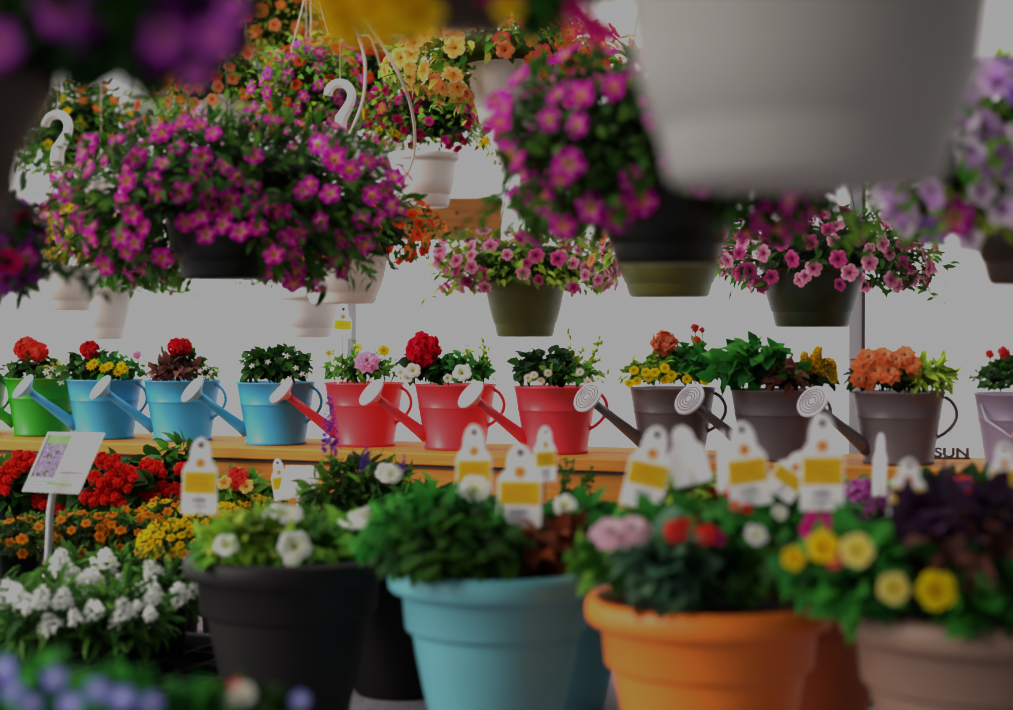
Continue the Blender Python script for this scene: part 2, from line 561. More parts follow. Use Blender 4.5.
# ------------------------------------------------------------------ pots
def bowl_profile(R, H, rb=.70, ridge=True):
    p = [(.001, 0), (R * rb * .94, 0), (R * rb, .006)]
    if ridge:
        p += [(R * (rb + .05), H * .22), (R * (rb + .055), H * .235), (R * (rb + .075), H * .245)]
    p += [(R * (rb + .17), H * .5), (R * .93, H * .80), (R * .945, H * .87), (R, H * .875), (R * 1.005, H * .99), (R * .985, H),
          (R * .95, H * .985), (R * .90, H * .86)]
    return p


def big_profile(R, H):
    return [(.001, 0), (R * .50, 0), (R * .535, H * .02), (R * .60, H * .20), (R * .675, H * .38), (R * .735, H * .54), (R * .772, H * .655),
            (R * .778, H * .672), (R * .825, H * .678), (R * .838, H * .69), (R * .868, H * .862), (R * .885, H * .870), (R * .962, H * .876),
            (R * .99, H * .892), (R * 1.0, H * .925), (R * .995, H * .968), (R * .97, H * .994), (R * .93, H), (R * .875, H * .985), (R * .84, H * .9)]


def disc(mb, c, r, seg=28, col=(1, 1, 1)):
    c = np.array(c, float)
    a = np.linspace(0, 2 * np.pi, seg, endpoint=False)
    V = np.concatenate([[c + [0, 0, .006]], c + np.stack([r * np.cos(a), r * np.sin(a), np.zeros(seg)], 1)])
    mb.add(V, [(0, 1 + i, 1 + (i + 1) % seg) for i in range(seg)], col)


def plant(parent, name, px, py, rx, ry, D, n, L, W, pal, seed, label=None, zmin=-.5, ydepth=None, core=True, droop=.2, stems=True, rmin=.35):
    c = at(px, py, D)
    mb = MB()
    dx = m(rx, D)
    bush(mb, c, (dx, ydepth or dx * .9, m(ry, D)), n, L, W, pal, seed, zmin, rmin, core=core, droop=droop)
    if stems:
        rng = np.random.default_rng(seed + 5)
        for k in range(6):
            a = rng.uniform(-.5, .5, 2) * dx
            mb.tube([c + [a[0] * .4, a[1] * .4, -m(ry, D) * 1.0], c + [a[0], a[1], m(ry, D) * .5]], .0016, 5, lin(PAL[pal][0]))
    return part(name, mb, M['leaf'], parent, label=label)


def flower(parent, kind, px, py, rpx, D, name=None, axis=None, stem=0):
    p = at(px, py, D)
    ax = (random.uniform(-.25, .25), -.85, .45 + random.uniform(-.15, .2)) if axis is None else axis
    nm = name or FL[kind].name.split('.')[0]
    o = inst(nm, FL[kind], parent, p, ax, m(rpx, D))
    if stem:
        mb = MB(); q = p + np.array([0, .01, -m(stem, D)])
        mb.tube([q, (q + p) / 2 + [.003, 0, 0], p + [0, .004, -.002]], .0016, 6, lin('#4c6a28'))
        part('stem', mb, M['stem'], parent)
    return o


# ------------------------------------------------------------------ hanging baskets
CEIL = 2.65


def smooth(pts, k=6):
    P = [np.asarray(p, float) for p in pts]
    P = [P[0]] + P + [P[-1]]
    out = []
    for i in range(1, len(P) - 2):
        a, b, c, d = P[i - 1], P[i], P[i + 1], P[i + 2]
        for j in range(k):
            t = j / k
            out.append(.5 * (2 * b + (c - a) * t + (2 * a - 5 * b + 4 * c - d) * t * t + (3 * b - a - 3 * c + d) * t ** 3))
    out.append(P[-2])
    return out


def hook_mb(p, h, r=.004):
    """plastic ? hook of height h whose foot stands at p"""
    p = np.array(p, float)
    mb = MB()
    R = h * .23
    pts = [p, p + [.0, 0, h * .12], p + [h * .03, 0, h * .30], p + [h * .14, 0, h * .48], p + [h * .21, 0, h * .62]]
    cx = p + np.array([h * .0, 0, h * .74])
    for k in range(11):
        a = math.radians(-20 + k * 20)
        pts.append(cx + [R * math.cos(a), 0, R * math.sin(a)])
    rr = [r * 1.9, r * 2.0, r * 1.9, r * 1.6] + [r * 1.35] * (len(pts) - 4)
    mb.tube(pts, rr, 10)
    return mb


def basket(label, potx, boty, D, R, H, potmat, ell, flowers, nfront, fr, pal, seed, nleaf=900, leafL=.03, leafW=.014,
           group=None, rb=.70, nback=40, hang='wire_green', hook=None, zmin=-.6, pot_clear=.75, trail=10, hang_to=None, extra_leaf=None,
           strands=None, frontlim=.15, bloom_zmin=None, facing=.35):
    base = at(potx, boty, D)
    t = thing('hanging_basket', label, 'hanging basket', base, group)
    mb = MB(); mb.lathe(bowl_profile(R, H, rb), 48, base)
    pot = part('pot', mb, M[potmat], t)
    mb = MB(); disc(mb, base + [0, 0, H * .88], R * .92)
    part('soil', mb, M['soil'], t)
    ex, ey, erx, ery = ell
    c = at(ex, ey, D); rx, rz = m(erx, D), m(ery, D)
    ry = min(rx, max(R * 1.25, rx * .8))
    rimz = base[2] + H

    def keep(P):
        front = (abs(P[:, 0] - base[0]) < R * pot_clear) & (P[:, 2] < rimz - .012)
        under = (np.hypot(P[:, 0] - base[0], P[:, 1] - base[1]) < R * 1.02) & (P[:, 2] < rimz - .005)
        return ~(front | under)
    mb = MB()
    pals = [pal] if isinstance(pal, str) else list(pal)
    for i, q in enumerate(pals):
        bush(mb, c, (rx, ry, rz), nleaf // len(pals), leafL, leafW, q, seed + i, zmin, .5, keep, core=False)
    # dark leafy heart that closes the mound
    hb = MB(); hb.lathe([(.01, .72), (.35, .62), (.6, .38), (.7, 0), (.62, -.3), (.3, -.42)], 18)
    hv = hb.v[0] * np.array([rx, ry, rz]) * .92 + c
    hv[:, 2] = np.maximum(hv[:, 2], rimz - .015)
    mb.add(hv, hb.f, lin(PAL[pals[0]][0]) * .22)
    rng = np.random.default_rng(seed + 99)
    # trailing shoots over the rim
    for k in range(trail if zmin < -.7 else trail // 2):
        a = rng.uniform(0, 2 * np.pi)
        if abs(math.cos(a)) < .55:
            continue
        p0 = np.array([c[0] + math.cos(a) * rx * .75, c[1] + math.sin(a) * ry * .75, c[2] - rz * .2])
        ln = rng.uniform(.3, .75) * rz
        pts = [p0 + np.array([math.cos(a) * .03 * q, math.sin(a) * .03 * q, -ln * (q / 4) ** 1.3]) for q in range(5)]
        mb.tube(pts, .0012, 4, lin('#3b4a1e'))
        pp = np.array([pts[0] + (pts[-1] - pts[0]) * f for f in np.linspace(.1, 1, 9)])
        dr = rng.normal(size=(9, 3)) + [0, 0, -.6]
        cc = np.tile(lin(PAL[pals[-1]][1]), (9, 1)) * rng.uniform(.5, 1, (9, 1))
        mb.leaves(pp, dr, rng.normal(size=(9, 3)) + [0, -.5, 1], leafL * .8, leafW * .9, cc)
    part('foliage', mb, M['leaf'], t)
    # flowers: one object each on the side in view, the far side as one mass
    bz = zmin if bloom_zmin is None else bloom_zmin
    dirs = spread_dirs(nfront, rng, bz, frontlim)
    lm = lump(dirs, seed)
    names = [f[0] for f in flowers]; wts = np.array([f[1] for f in flowers], float); wts /= wts.sum()
    for d, l in zip(dirs, lm):
        p = c + d * np.array([rx, ry, rz]) * rng.uniform(.93, 1.06) * l
        if not keep(p[None])[0]:
            if p[2] < rimz - .06 or rng.uniform() < .15:
                continue
            if p[1] > base[1] - R:
                p[1] = base[1] - R * 1.12
        ax = d + np.array([0, -facing, .12]) + rng.normal(size=3) * .28
        xs = (p[0] - c[0]) / rx
        # flowers that prefer one side are given as name:left / name:right
        ok = [i for i, nme in enumerate(names) if not ((nme.endswith(':l') and xs > .05) or (nme.endswith(':r') and xs < -.05))]
        w = wts[ok] / wts[ok].sum()
        nm = names[ok[rng.choice(len(ok), p=w)]].split(':')[0]
        inst('blossom', FL[nm], t, p, ax, fr * rng.uniform(.78, 1.15))
    if nback:
        bd = rand_dirs(nback * 3, rng, bz); bd = bd[(bd[:, 1] > .2) & (bd[:, 2] < .75)][:nback]
        mb = MB(); C0 = lin({'magenta': '#d81cb8'}.get(names[0], '#d05a90')) if names[0].startswith('mag') else None
        for d in bd:
            p = c + d * np.array([rx, ry, rz]) * 1.0
            fm = FL[names[0].split(':')[0]]
            V = np.array([v.co[:] for v in fm.vertices]); col = np.array([q.color[:3] for q in fm.color_attributes['Col'].data])
            q = np.array(Vector(d).to_track_quat('Z', 'Y').to_matrix())
            mb.add(V @ q.T * fr + p, [tuple(pl.vertices) for pl in fm.polygons], col)
        if mb.n:
            o = part('far_side_blossoms', mb, M['petal'], t); o['kind'] = 'stuff'
    # hanger
    top = np.array([base[0], base[1], CEIL]) if hang_to is None else hang_to
    node = hook if hook is not None else np.array([base[0], base[1], min(rimz + .46, CEIL - .1)])
    mb = MB()
    if strands is None:
        for k in range(3):
            a = math.radians(90 + 120 * k + 10)
            e = np.array([base[0] + R * .98 * math.cos(a), base[1] + R * .98 * math.sin(a), rimz - .004])
            mid = (node + e) / 2 + np.array([math.cos(a), math.sin(a), 0]) * .015
            mb.tube([node, mid, e], .0016 if hang == 'wire_green' else .002, 6)
    else:
        for s in strands:
            mb.tube(smooth(s), .0034, 8)
    hg = part('hanger', mb, M[hang], t)
    if hook is not None:
        hh = hook_mb(node, m(52, D), m(3.3, D))
        part('hook', hh, M['white_plastic'], hg, label='white plastic question-mark hook')
        sb = MB(); q = node + np.array([0, 0, m(50, D)])
        sb.tube([q, (q * .6 + top * .4), np.array([q[0] + .02, q[1], CEIL])], .0013, 6)
        part('string', sb, M['wire'], hg)
    else:
        sb = MB(); sb.tube([node, np.array([node[0], node[1], CEIL])], .0018, 6)
        part('string', sb, M[hang], hg)
    return t


MAG = [('magenta', 3), ('magenta_b', 2)]
M1 = basket('large basket of star-striped magenta petunias in a black pot, hanging at left', 228, 279, 3.2, .122, .135, 'black_basket',
       (228, 204, 168, 90), MAG, 128, .0205, ('basket', 'dark'), 1, 3800, .036, .013, pot_clear=.66, trail=16, zmin=-.85)
for x, y in ((200, 216), (228, 209), (250, 207), (282, 211), (240, 231), (206, 234), (268, 202), (290, 236), (274, 254), (186, 222), (258, 226), (222, 224), (304, 190), (330, 193)):
    flower(M1, random.choice(['magenta', 'magenta_b']), x, y, 11.5, 3.2 - .19 - .03 * random.random())
basket('blurred magenta petunia basket in a black pot, overlapped by the big white pot', 667, 264, 2.55, .112, .125, 'black_basket',
       (658, 160, 170, 102), MAG, 112, .0235, ('basket', 'dark'), 2, 2300, .038, .016, pot_clear=.5, zmin=-.72, trail=10)
basket('basket of pale pink flowers with dark eyes in an olive pot, above the red cans', 525, 337, 4.9, .122, .165, 'olive_pot',
       (527, 268, 98, 36), [('palepink', 4), ('rosepink', 1.2), ('mauve', .5)], 76, .0215, ('bright', 'bright'), 3, 1300, .032, .014, rb=.68)
basket('basket of small pink flowers in a dark green pot, above the grey cans', 812, 327, 3.9, .121, .15, 'green_pot',
       (832, 260, 108, 48), [('palepink', 3), ('rosepink', 2), ('mauve', 1.6)], 84, .0195, ('dark', 'basket'), 4, 1400, .028, .012)
basket('pink and peach basket in an olive pot, half hidden behind the right magenta basket', 669, 297, 4.4, .148, .15, 'olive_pot',
       (672, 246, 74, 44), [('palepink', 2), ('salmon', .8), ('peach', .6)], 40, .02, ('basket', 'bright'), 5, 700, .03, .014)
basket('pale lilac petunia basket at the right edge of the photo, in a dark brown pot', 1052, 285, 2.4, .125, .14, 'bark_pot',
       (1020, 162, 146, 100), [('lilac', 2.5), ('lilacwhite', 3.2), ('lavender', .6), ('magenta_b', .3)], 130, .026, ('bright', 'fresh'), 6, 1300, .036, .015, zmin=-.75)  # whiter blossoms mixed in to stand for the strong backlight
basket('dark purple trailing basket cut off by the left edge, behind the blurred brown pot', -48, 310, 2.65, .106, .13, 'black_basket',
       (-30, 242, 76, 62), [('violet', 2), ('crimson', 1), ('magenta_b', .8)], 50, .02, 'deep', 7, 900, .034, .012, zmin=-.8, trail=22)
# white baskets
hk1 = at(340, 134, 4.5)
basket('white basket of orange-red flowers hung by a white hook, behind the left magenta basket', 343, 304, 4.5, .124, .13, 'white_plastic',
       (352, 232, 82, 46), [('redorange', 2), ('orange', 1)], 60, .019, 'basket', 8, 900, .028, .012, hook=hk1, hang='wire')
basket('lower white basket behind the orange-flowered white one, nearly without blooms', 307, 338, 5.5, .118, .145, 'white_plastic',
       (300, 268, 50, 26), [('palepink', 2), ('paleyellow', 1)], 22, .02, 'dark', 9, 450, .03, .013, hang='wire')
hk2 = at(57, 165, 5.0)
basket('white basket of yellow and orange flowers hung by a white hook, at far left', 65, 311, 5.0, .104, .13, 'white_plastic',
       (76, 238, 42, 38), [('orange', 2), ('yellow', 1.4), ('peach', 1)], 46, .018, ('yellowgreen', 'bright'), 10, 700, .028, .012, hook=hk2, hang='wire')
basket('lower white basket with small white blooms, right of the yellow-orange one', 102, 340, 5.6, .104, .175, 'white_plastic',
       (134, 272, 48, 34), [('tiny_white', 2), ('palepink', 1.6)], 50, .014, ('basket', 'fresh'), 11, 1100, .026, .014, hang='wire')
basket('high white basket of peach flowers on its left and coral-pink on its right', 513, 125, 4.0, .1125, .153, 'white_plastic',
       (506, 62, 118, 46), [('peach:l', 4), ('salmon:l', .6), ('coralpink:r', 3), ('orange:r', .7)], 110, .0235, ('yellowgreen', 'fresh'), 12, 1200, .034, .016, hang='wire',
       zmin=-.9)
N8 = at(356, -12, 4.7)
basket('white basket of crimson and yellow flowers under the high peach basket', 424, 207, 4.8, .10, .15, 'white_plastic',
       (430, 118, 64, 46), [('crimson', 2), ('yellow', 1), ('hotpink', .7), ('coralpink', .7)], 66, .0165, ('basket', 'bright'), 13, 900, .026, .012,
       hang='wire', hang_to=N8, strands=[
           [at(346, 4, 3.7), at(357, 32, 3.7), at(365, 62, 3.7), at(363, 100, 3.7), at(350, 134, 3.7)],
           [at(350, 0, 3.7), at(384, 48, 3.7), at(408, 96, 3.75), at(415, 138, 3.95), at(411, 165, 4.3), at(398, 190, 4.69)],
           [at(350, -330, 3.7), at(350, 0, 3.7), at(372, 40, 4.9), at(388, 100, 5.2), at(392, 150, 5.0)]])
basket('orange flower basket at the top of the photo, left of the strings', 268, 92, 5.85, .112, .12, 'white_plastic',
       (268, 22, 68, 66), [('orange', 3), ('salmon', 2), ('redorange', 1)], 76, .0225, ('bright', 'yellowgreen'), 14, 1700, .03, .013, hang='wire')
basket('salmon-orange flower basket in a pinkish pot, just above the left magenta basket', 226, 140, 5.35, .105, .13, 'white_plastic',
       (226, 92, 70, 54), [('salmon', 2), ('orange', 2), ('redorange', .8)], 70, .021, ('fresh', 'bright'), 15, 1500, .03, .013, hang='wire')
basket('magenta and pink flower basket beside the white hook', 312, 170, 5.0, .112, .12, 'white_plastic',
       (314, 98, 52, 58), [('magenta_b', 2), ('redorange', 1.6), ('purple', .5), ('salmon', .8)], 64, .0205, ('bright', 'fresh'), 16, 1500, .03, .013, hang='wire')
basket('red flower basket right of the white hook, over dark leaves', 372, 178, 5.6, .11, .12, 'white_plastic',
       (366, 96, 50, 68), [('red', 3), ('redorange', 1.4)], 62, .021, ('dark', 'basket'), 17, 1600, .03, .013, hang='wire')
basket('leafy green basket with yellow and orange blooms at upper left', 88, 218, 6.0, .11, .13, 'white_plastic',
       (82, 140, 64, 60), [('yellow', 2), ('orange', 2), ('mauve', .5)], 40, .018, ('basket', 'fresh'), 18, 2600, .03, .014, hang='wire')
basket('small pink and yellow basket in a pale pot, upper left behind the magenta basket', 160, 136, 6.15, .115, .15, 'white_plastic',
       (188, 84, 34, 26), [('peach', 1.5), ('salmon', 1.5), ('palepink', .8), ('yellow', .6)], 34, .02, ('bright', 'yellowgreen'), 19, 420, .028, .012, hang='wire')
basket('yellow and purple flower basket at the very top behind the strings', 385, 70, 6.3, .12, .12, 'white_plastic',
       (376, 12, 76, 54), [('yellow', 2), ('violet', .8), ('peach', 1.4)], 60, .0215, ('bright', 'yellowgreen'), 20, 1500, .03, .013, hang='wire')
# near, strongly blurred baskets
F1 = basket('dark blurred purple petunia basket in a brown pot, nearest at upper left', -42, 232, 1.35, .079, .125, 'bark_pot',
       (95, 2, 150, 74), [('violet', 2), ('purple', 1.3)], 26, .02, 'deep', 21, 900, .034, .018, nback=16, rb=.48, trail=0, zmin=-.9, pot_clear=.4, facing=.9)
for x, y, r in ((77, 14, 25), (-4, 44, 26), (164, 36, 25), (214, 36, 22), (196, 74, 15), (38, -8, 20), (232, 8, 16)):
    flower(F1, 'purple', x, y, r, 1.26, axis=(.05, -1, .1))
F2 = basket('blurred basket bottom with trailing yellow flowers at the top centre', 468, 30, 1.55, .044, .06, 'bark_pot',
       (480, -42, 150, 62), [('yellow:l', 4), ('hotpink:r', 1)], 44, .021, ('deep', 'emerald'), 22, 700, .035, .02, nback=14, rb=.8, trail=0, zmin=-.98, pot_clear=1.0, bloom_zmin=-.95)
for x, y, r in ((342, 16, 26), (372, 4, 22), (384, 30, 18), (418, 14, 27), (330, -8, 24), (400, -6, 22), (508, 6, 16), (350, 38, 14)):
    flower(F2, 'yellow', x, y, r, 1.46, axis=(.0, -1, .1))
for x, y, r in ((594, 28, 17), (610, 34, 13), (580, 14, 14)):
    flower(F2, 'hotpink', x, y, r, 1.46, axis=(.1, -1, .1))
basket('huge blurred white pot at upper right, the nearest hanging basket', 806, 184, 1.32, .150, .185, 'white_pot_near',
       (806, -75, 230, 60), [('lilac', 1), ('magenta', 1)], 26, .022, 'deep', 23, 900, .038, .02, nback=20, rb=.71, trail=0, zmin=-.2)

# ------------------------------------------------------------------ shelf frame
E1 = np.array([.924, -.381, 0]); E1 /= np.linalg.norm(E1)
E2 = np.array([-E1[1], E1[0], 0])
O0 = np.array([0, 3.80, 0])


def SF(V):
    V = np.asarray(V, float)
    return O0 + V[:, :1] * E1 + V[:, 1:2] * E2 + V[:, 2:3] * np.array([0, 0, 1.])


def sp(a, b, z):
    return SF(np.array([[a, b, z]]))[0]


SH = .90
SHELF_ROT = math.atan2(E1[1], E1[0])


def local_part(name, mb, mats, parent, smooth=False):
    o = bpy.data.objects.new(name, mb.mesh(name, mats, smooth))
    return link(o, parent)


t = thing('wooden_shelf', 'long orange pine shelf carrying the row of watering cans', 'shelf', O0)
t.rotation_euler = (0, 0, SHELF_ROT)
mb = MB()
mb.box((-2.4, 0, SH - .027), (1.7, .172, SH)); mb.box((-2.4, .18, SH - .027), (1.7, .36, SH))
o = local_part('shelf_board', mb, M['wood'], t)
bv = o.modifiers.new('Bevel', 'BEVEL'); bv.width = .003; bv.segments = 2
for a0, a1 in ((-2.4, .55), (.58, 1.7)):
    mb = MB(); mb.box((a0, .022, SH - .19), (a1, .045, SH - .0275)); mb.box((a0, .022, SH - .34), (a1, .045, SH - .196))
    o = local_part('fascia_board', mb, M['wood'], t)
    bv = o.modifiers.new('Bevel', 'BEVEL'); bv.width = .002; bv.segments = 2
mb = MB(); mb.box((-2.4, .046, SH - .06), (1.7, .05, SH - .0275)); mb.box((-2.4, .012, SH - .034), (1.7, .0215, SH - .0275)); local_part('shadow_strip', mb, M['post_dark'], t)  # dark strips added to draw the shade line under the board
for a in (-2.3, -1.0, .565, 1.6):
    mb = MB(); mb.box((a - .03, .05, 0), (a + .03, .11, SH - .027)); mb.box((a - .03, .28, 0), (a + .03, .34, SH - .027))
    local_part('leg', mb, M['wood'], t)
mb = MB()
mb.box((.55, .012, SH - .10), (.562, .022, SH - .02)); mb.box((.572, .012, SH - .11), (.58, .022, SH - .03))
local_part('latch', mb, M['post_dark'], t)

# bench
t = thing('display_bench', 'low grey mesh-topped bench under the big flower pots and trays', 'bench', O0)
t.rotation_euler = (0, 0, SHELF_ROT)
BT = .52
mb = MB(); mb.box((-2.3, -2.75, BT - .03), (1.7, -.03, BT))
local_part('bench_top', mb, M['mesh'], t)
mb = MB()
mb.box((-2.3, -2.78, BT - .08), (1.7, -2.75, BT + .005)); mb.box((-2.3, -.03, BT - .08), (1.7, 0, BT + .005))
local_part('edge_rail', mb, M['post'], t)
for a in (-2.2, -.3, 1.6):
    for b in (-2.65, -.12):
        mb = MB(); mb.box((a - .025, b - .025, 0), (a + .025, b + .025, BT - .03))
        local_part('leg', mb, M['post'], t)

# ------------------------------------------------------------------ watering cans
CAN_R, CAN_H = .097, .153
SPOUT_DIR = np.array([-.964, -.265, 0]); SPOUT_DIR /= np.linalg.norm(SPOUT_DIR)
CANM = {}


def can_meshes(key):
    if key in CANM:
        return CANM[key]
    body = MB()
    R, H = CAN_R, CAN_H
    body.lathe([(.001, 0), (R * .73, 0), (R * .765, .002), (R * .77, .008), (R * .755, .010), (R * .895, H * .62), (R * .90, H * .635), (R * .915, H * .645),
                (R * .915, H * .66), (R * .905, H * .67), (R * .985, H - .004), (R * 1.01, H - .003), (R * 1.012, H), (R * .98, H), (R * .93, H * .8)], 48)
    s = SPOUT_DIR
    sp0 = s * R * .72 + np.array([0, 0, H * .20])
    sp1 = s * (R * .8 + .106) + np.array([0, 0, H * .78])
    ax = (sp1 - sp0) / np.linalg.norm(sp1 - sp0)
    tube = MB()
    tube.tube([sp0, sp0 + (sp1 - sp0) * .15, sp0 + (sp1 - sp0) * .6, sp1], [.0165, .0145, .011, .0095], 18)
    rose = MB()
    # disc head: facing along the spout, a little upward and to the viewer
    fx = ax + (np.array([0, -.5, .05]) if key == 'gray' else np.array([0, -.28, .1])); fx /= np.linalg.norm(fx)
    q = np.array(Vector(fx).to_track_quat('Z', 'Y').to_matrix())
    hb = MB(); RR = .0375
    hb.lathe([(.0095, -.024), (.015, -.016), (RR * .96, -.003), (RR, 0), (RR * .98, .003), (RR * .8, .0035)], 32)
    ringcol = []
    rose.add(hb.v[0] @ q.T + sp1 + fx * .026, hb.f, mi=0)
    face = MB(); prof = [(RR * .8, .0035)]
    for k, rr in enumerate((.68, .66, .64, .5, .48, .46, .32, .30, .28, .12)):
        prof.append((RR * rr, .0042 if (k % 3) != 1 else .0018))
    prof.append((.0005, .0045))
    face.lathe(prof, 32)
    rose.add(face.v[0] @ q.T + sp1 + fx * .026, face.f)
    if key in ('gray', 'purple'):
        for rr in (.80, .62, .44, .26):
            rb_ = MB(); rb_.lathe([(RR * rr, .0047), (RR * (rr - .055), .0047)], 32)
            rose.add(rb_.v[0] @ q.T + sp1 + fx * .026, rb_.f, mi=2)
    for rr, nn in ((.74, 20), (.57, 15), (.39, 10), (.2, 5)):
        for k in range(nn):
            a = 2 * math.pi * k / nn
            c = np.array([RR * rr * math.cos(a), RR * rr * math.sin(a), .0046])
            w = .0011
            V = np.array([c + [w, 0, 0], c + [0, w, 0], c + [-w, 0, 0], c + [0, -w, 0]])
            rose.add(V @ q.T + sp1 + fx * .026, [(0, 1, 2, 3)], mi=2)
    h = MB()
    hd = np.array([.96, -.28, 0])
    pts = []
    for k in range(13):
        f = k / 12
        out = R * (.98 - .22 * f) + .034 * math.sin(math.pi * min(1, f * 1.08)) ** .7
        pts.append(hd * out + np.array([0, 0, H * (.93 - .62 * f)]))
    h.tube(pts, .0042, 10)
    mt = M['can_' + key]
    rm = {'green': 'rose_gray', 'blue': 'rose_blue', 'red': 'rose_pink', 'gray': 'rose_gray', 'purple': 'rose_gray'}[key]
    soil = MB(); disc(soil, (0, 0, H * .9), R * .93)
    CANM[key] = (body.mesh('body', mt), tube.mesh('spout', mt), rose.mesh('rose', [M[rm], mt, M['hole']]), h.mesh('handle', mt), soil.mesh('soil', M['soil']))
    return CANM[key]


CAN_GROUP = 'watering cans on the pine shelf'


def can(label, x0, x1, yb, key, spout=True):
    D = .30 * F / (yb - HORIZON) + .066
    cx = (x0 + x1) / 2
    base = at(cx, 400, D); base[2] = SH
    t = thing('watering_can', label, 'watering can', base, CAN_GROUP)
    b, s, r, h, soil = can_meshes(key)
    for nme, me in (('body', b), ('spout', s), ('handle', h), ('soil', soil)):
        if nme == 'spout' and not spout:
            continue
        o = link(bpy.data.objects.new(nme, me), t)
        if nme == 'spout':
            rr = link(bpy.data.objects.new('rose', r), o)
            rr['label'] = 'pale round sprinkler rose'
    return t, base, D


def sprigs(parent, name, px0, px1, pybase, tops, D, pal, seed):
    """airy upright shoots with small leaves"""
    rng = np.random.default_rng(seed); mb = MB()
    for (tx, ty) in tops:
        bx = px0 + (px1 - px0) * rng.uniform()
        p0 = at(bx, pybase, D + rng.uniform(-.03, .03)); p1 = at(tx, ty, D + rng.uniform(-.04, .04))
        mid = (p0 + p1) / 2 + rng.normal(size=3) * .006
        mb.tube([p0, mid, p1], .001, 5, lin(PAL[pal][0]))
        k = 16
        f = np.linspace(.2, 1, k)[:, None]
        P = p0 + (p1 - p0) * f
        dr = rng.normal(size=(k, 3)) + [0, 0, .5]
        mb.leaves(P, dr, rng.normal(size=(k, 3)) + [0, -.6, .6], rng.uniform(.009, .018, k), rng.uniform(.005, .009, k), np.tile(lin(PAL[pal][1]), (k, 1)) * rng.uniform(.6, 1.1, (k, 1)))
    return part(name, mb, M['leaf'], parent)


# c0 .. c11
t, b, D = can('green watering can cut off by the left edge, only its leaves in view', -62, 4, 435, 'green', spout=False)
plant(t, 'leafy_plant', -22, 376, 34, 14, D, 90, .03, .02, 'emerald', 30)
t, b, D = can('bright green watering can with a coral-red geranium, at far left', 9, 76, 437, 'green')
g = plant(t, 'geranium', 32, 370, 22, 14, D - .01, 110, .03, .024, 'dark', 31)
flower(g, 'geranium_coral', 27, 349, 12, D - .02, stem=18); flower(g, 'geranium_coral', 38, 352, 10, D - .03, stem=16)
g = plant(t, 'white_lobelia', 56, 374, 15, 9, D - .03, 110, .018, .01, 'yellowgreen', 32)
for q in ((46, 372), (52, 369), (58, 373), (64, 370), (68, 376), (61, 382), (49, 377)):
    flower(g, 'tiny_white', *q, 4, D - .08)
t, b, D = can('blue watering can with red geranium and yellow blooms, leftmost of the blue three', 67, 143, 440, 'blue')
g = plant(t, 'geranium', 92, 366, 24, 16, D, 120, .032, .026, 'dark', 33)
flower(g, 'geranium_red', 90, 350, 9, D - .03, stem=16)
g = plant(t, 'yellow_bidens', 118, 370, 25, 12, D - .02, 130, .026, .018, 'emerald', 34)
for q in ((91, 366), (94, 363), (104, 368), (109, 366), (121, 366), (118, 372), (124, 369)):
    flower(g, 'daisy_yellow', *q, 5.5, D - .09)
flower(g, 'ranunculus', 137, 355, 5, D, stem=14)
t, b, D = can('blue watering can with a red geranium over bronze leaves', 145, 220, 442, 'blue')
g = plant(t, 'geranium', 182, 364, 18, 12, D, 70, .028, .022, 'dark', 35)
flower(g, 'geranium_red', 176, 347, 8.5, D - .03, stem=16); flower(g, 'geranium_red', 184, 347, 8, D - .02, stem=16)
plant(t, 'bronze_heuchera', 174, 371, 23, 10, D - .03, 150, .034, .016, 'bronze', 36)
g = plant(t, 'white_lobelia', 206, 373, 13, 9, D - .02, 110, .016, .009, 'bright', 37)
for q in ((200, 371), (205, 368), (211, 372), (208, 377), (202, 377)):
    flower(g, 'tiny_white', *q, 3, D - .07)
t, b, D = can('blue watering can with a dense plain green plant, next to the first red can', 237, 315, 446, 'blue')
g = plant(t, 'green_bush', 276, 367, 34, 16, D - .01, 330, .03, .022, 'dark', 38)
for q in ((287, 356), (302, 374), (307, 376), (289, 379), (268, 362), (252, 366), (296, 368)):
    flower(g, 'tiny_white', *q, 3.4, D - .10)
t, b, D = can('red watering can with a pale pink ranunculus, leftmost of the red three', 325, 404, 447.5, 'red')
g = plant(t, 'ranunculus_plant', 362, 370, 32, 13, D - .01, 230, .026, .014, 'fresh', 39)
flower(g, 'ranunculus', 367, 362, 13, D - .09, stem=12); flower(g, 'pansy', 384, 350, 6, D, stem=22); flower(g, 'peach', 329, 353, 4, D - .02, stem=20)
flower(g, 'paleyellow', 358, 347, 5, D, stem=20); flower(g, 'tiny_white', 338, 380, 5, D - .1)
sprigs(t, 'airy_shoots', 335, 395, 376, [(352, 340), (356, 345), (390, 356), (332, 352), (398, 362), (376, 352)], D, 'fresh', 40)
t, b, D = can('red watering can with a crimson geranium and white petunias', 415, 496, 451, 'red')
g = plant(t, 'geranium', 425, 368, 20, 14, D - .01, 120, .032, .026, 'dark', 41)
flower(g, 'geranium_crimson', 424, 349, 16, D - .04, stem=16)
g = plant(t, 'white_petunia', 462, 371, 30, 12, D - .02, 210, .028, .018, 'emerald', 42)
for q, r in (((462, 372), 10), ((413, 370), 8), ((401, 372), 6), ((448, 378), 5), ((408, 378), 5)):
    flower(g, 'white', *q, r, D - .1)
sprigs(t, 'airy_shoots', 455, 490, 372, [(464, 344), (474, 350), (483, 338), (488, 352), (468, 352), (480, 346), (462, 352), (491, 360)], D, 'bright', 43)
t, b, D = can('red watering can with dark leaves and airy upright shoots, nearest of the red three', 515, 597, 455, 'red')
g = plant(t, 'dark_leaved_plant', 545, 368, 26, 15, D - .01, 150, .036, .026, 'deep', 44)
g = plant(t, 'daisy_plant', 565, 375, 36, 9, D - .03, 200, .022, .014, 'fresh', 45)
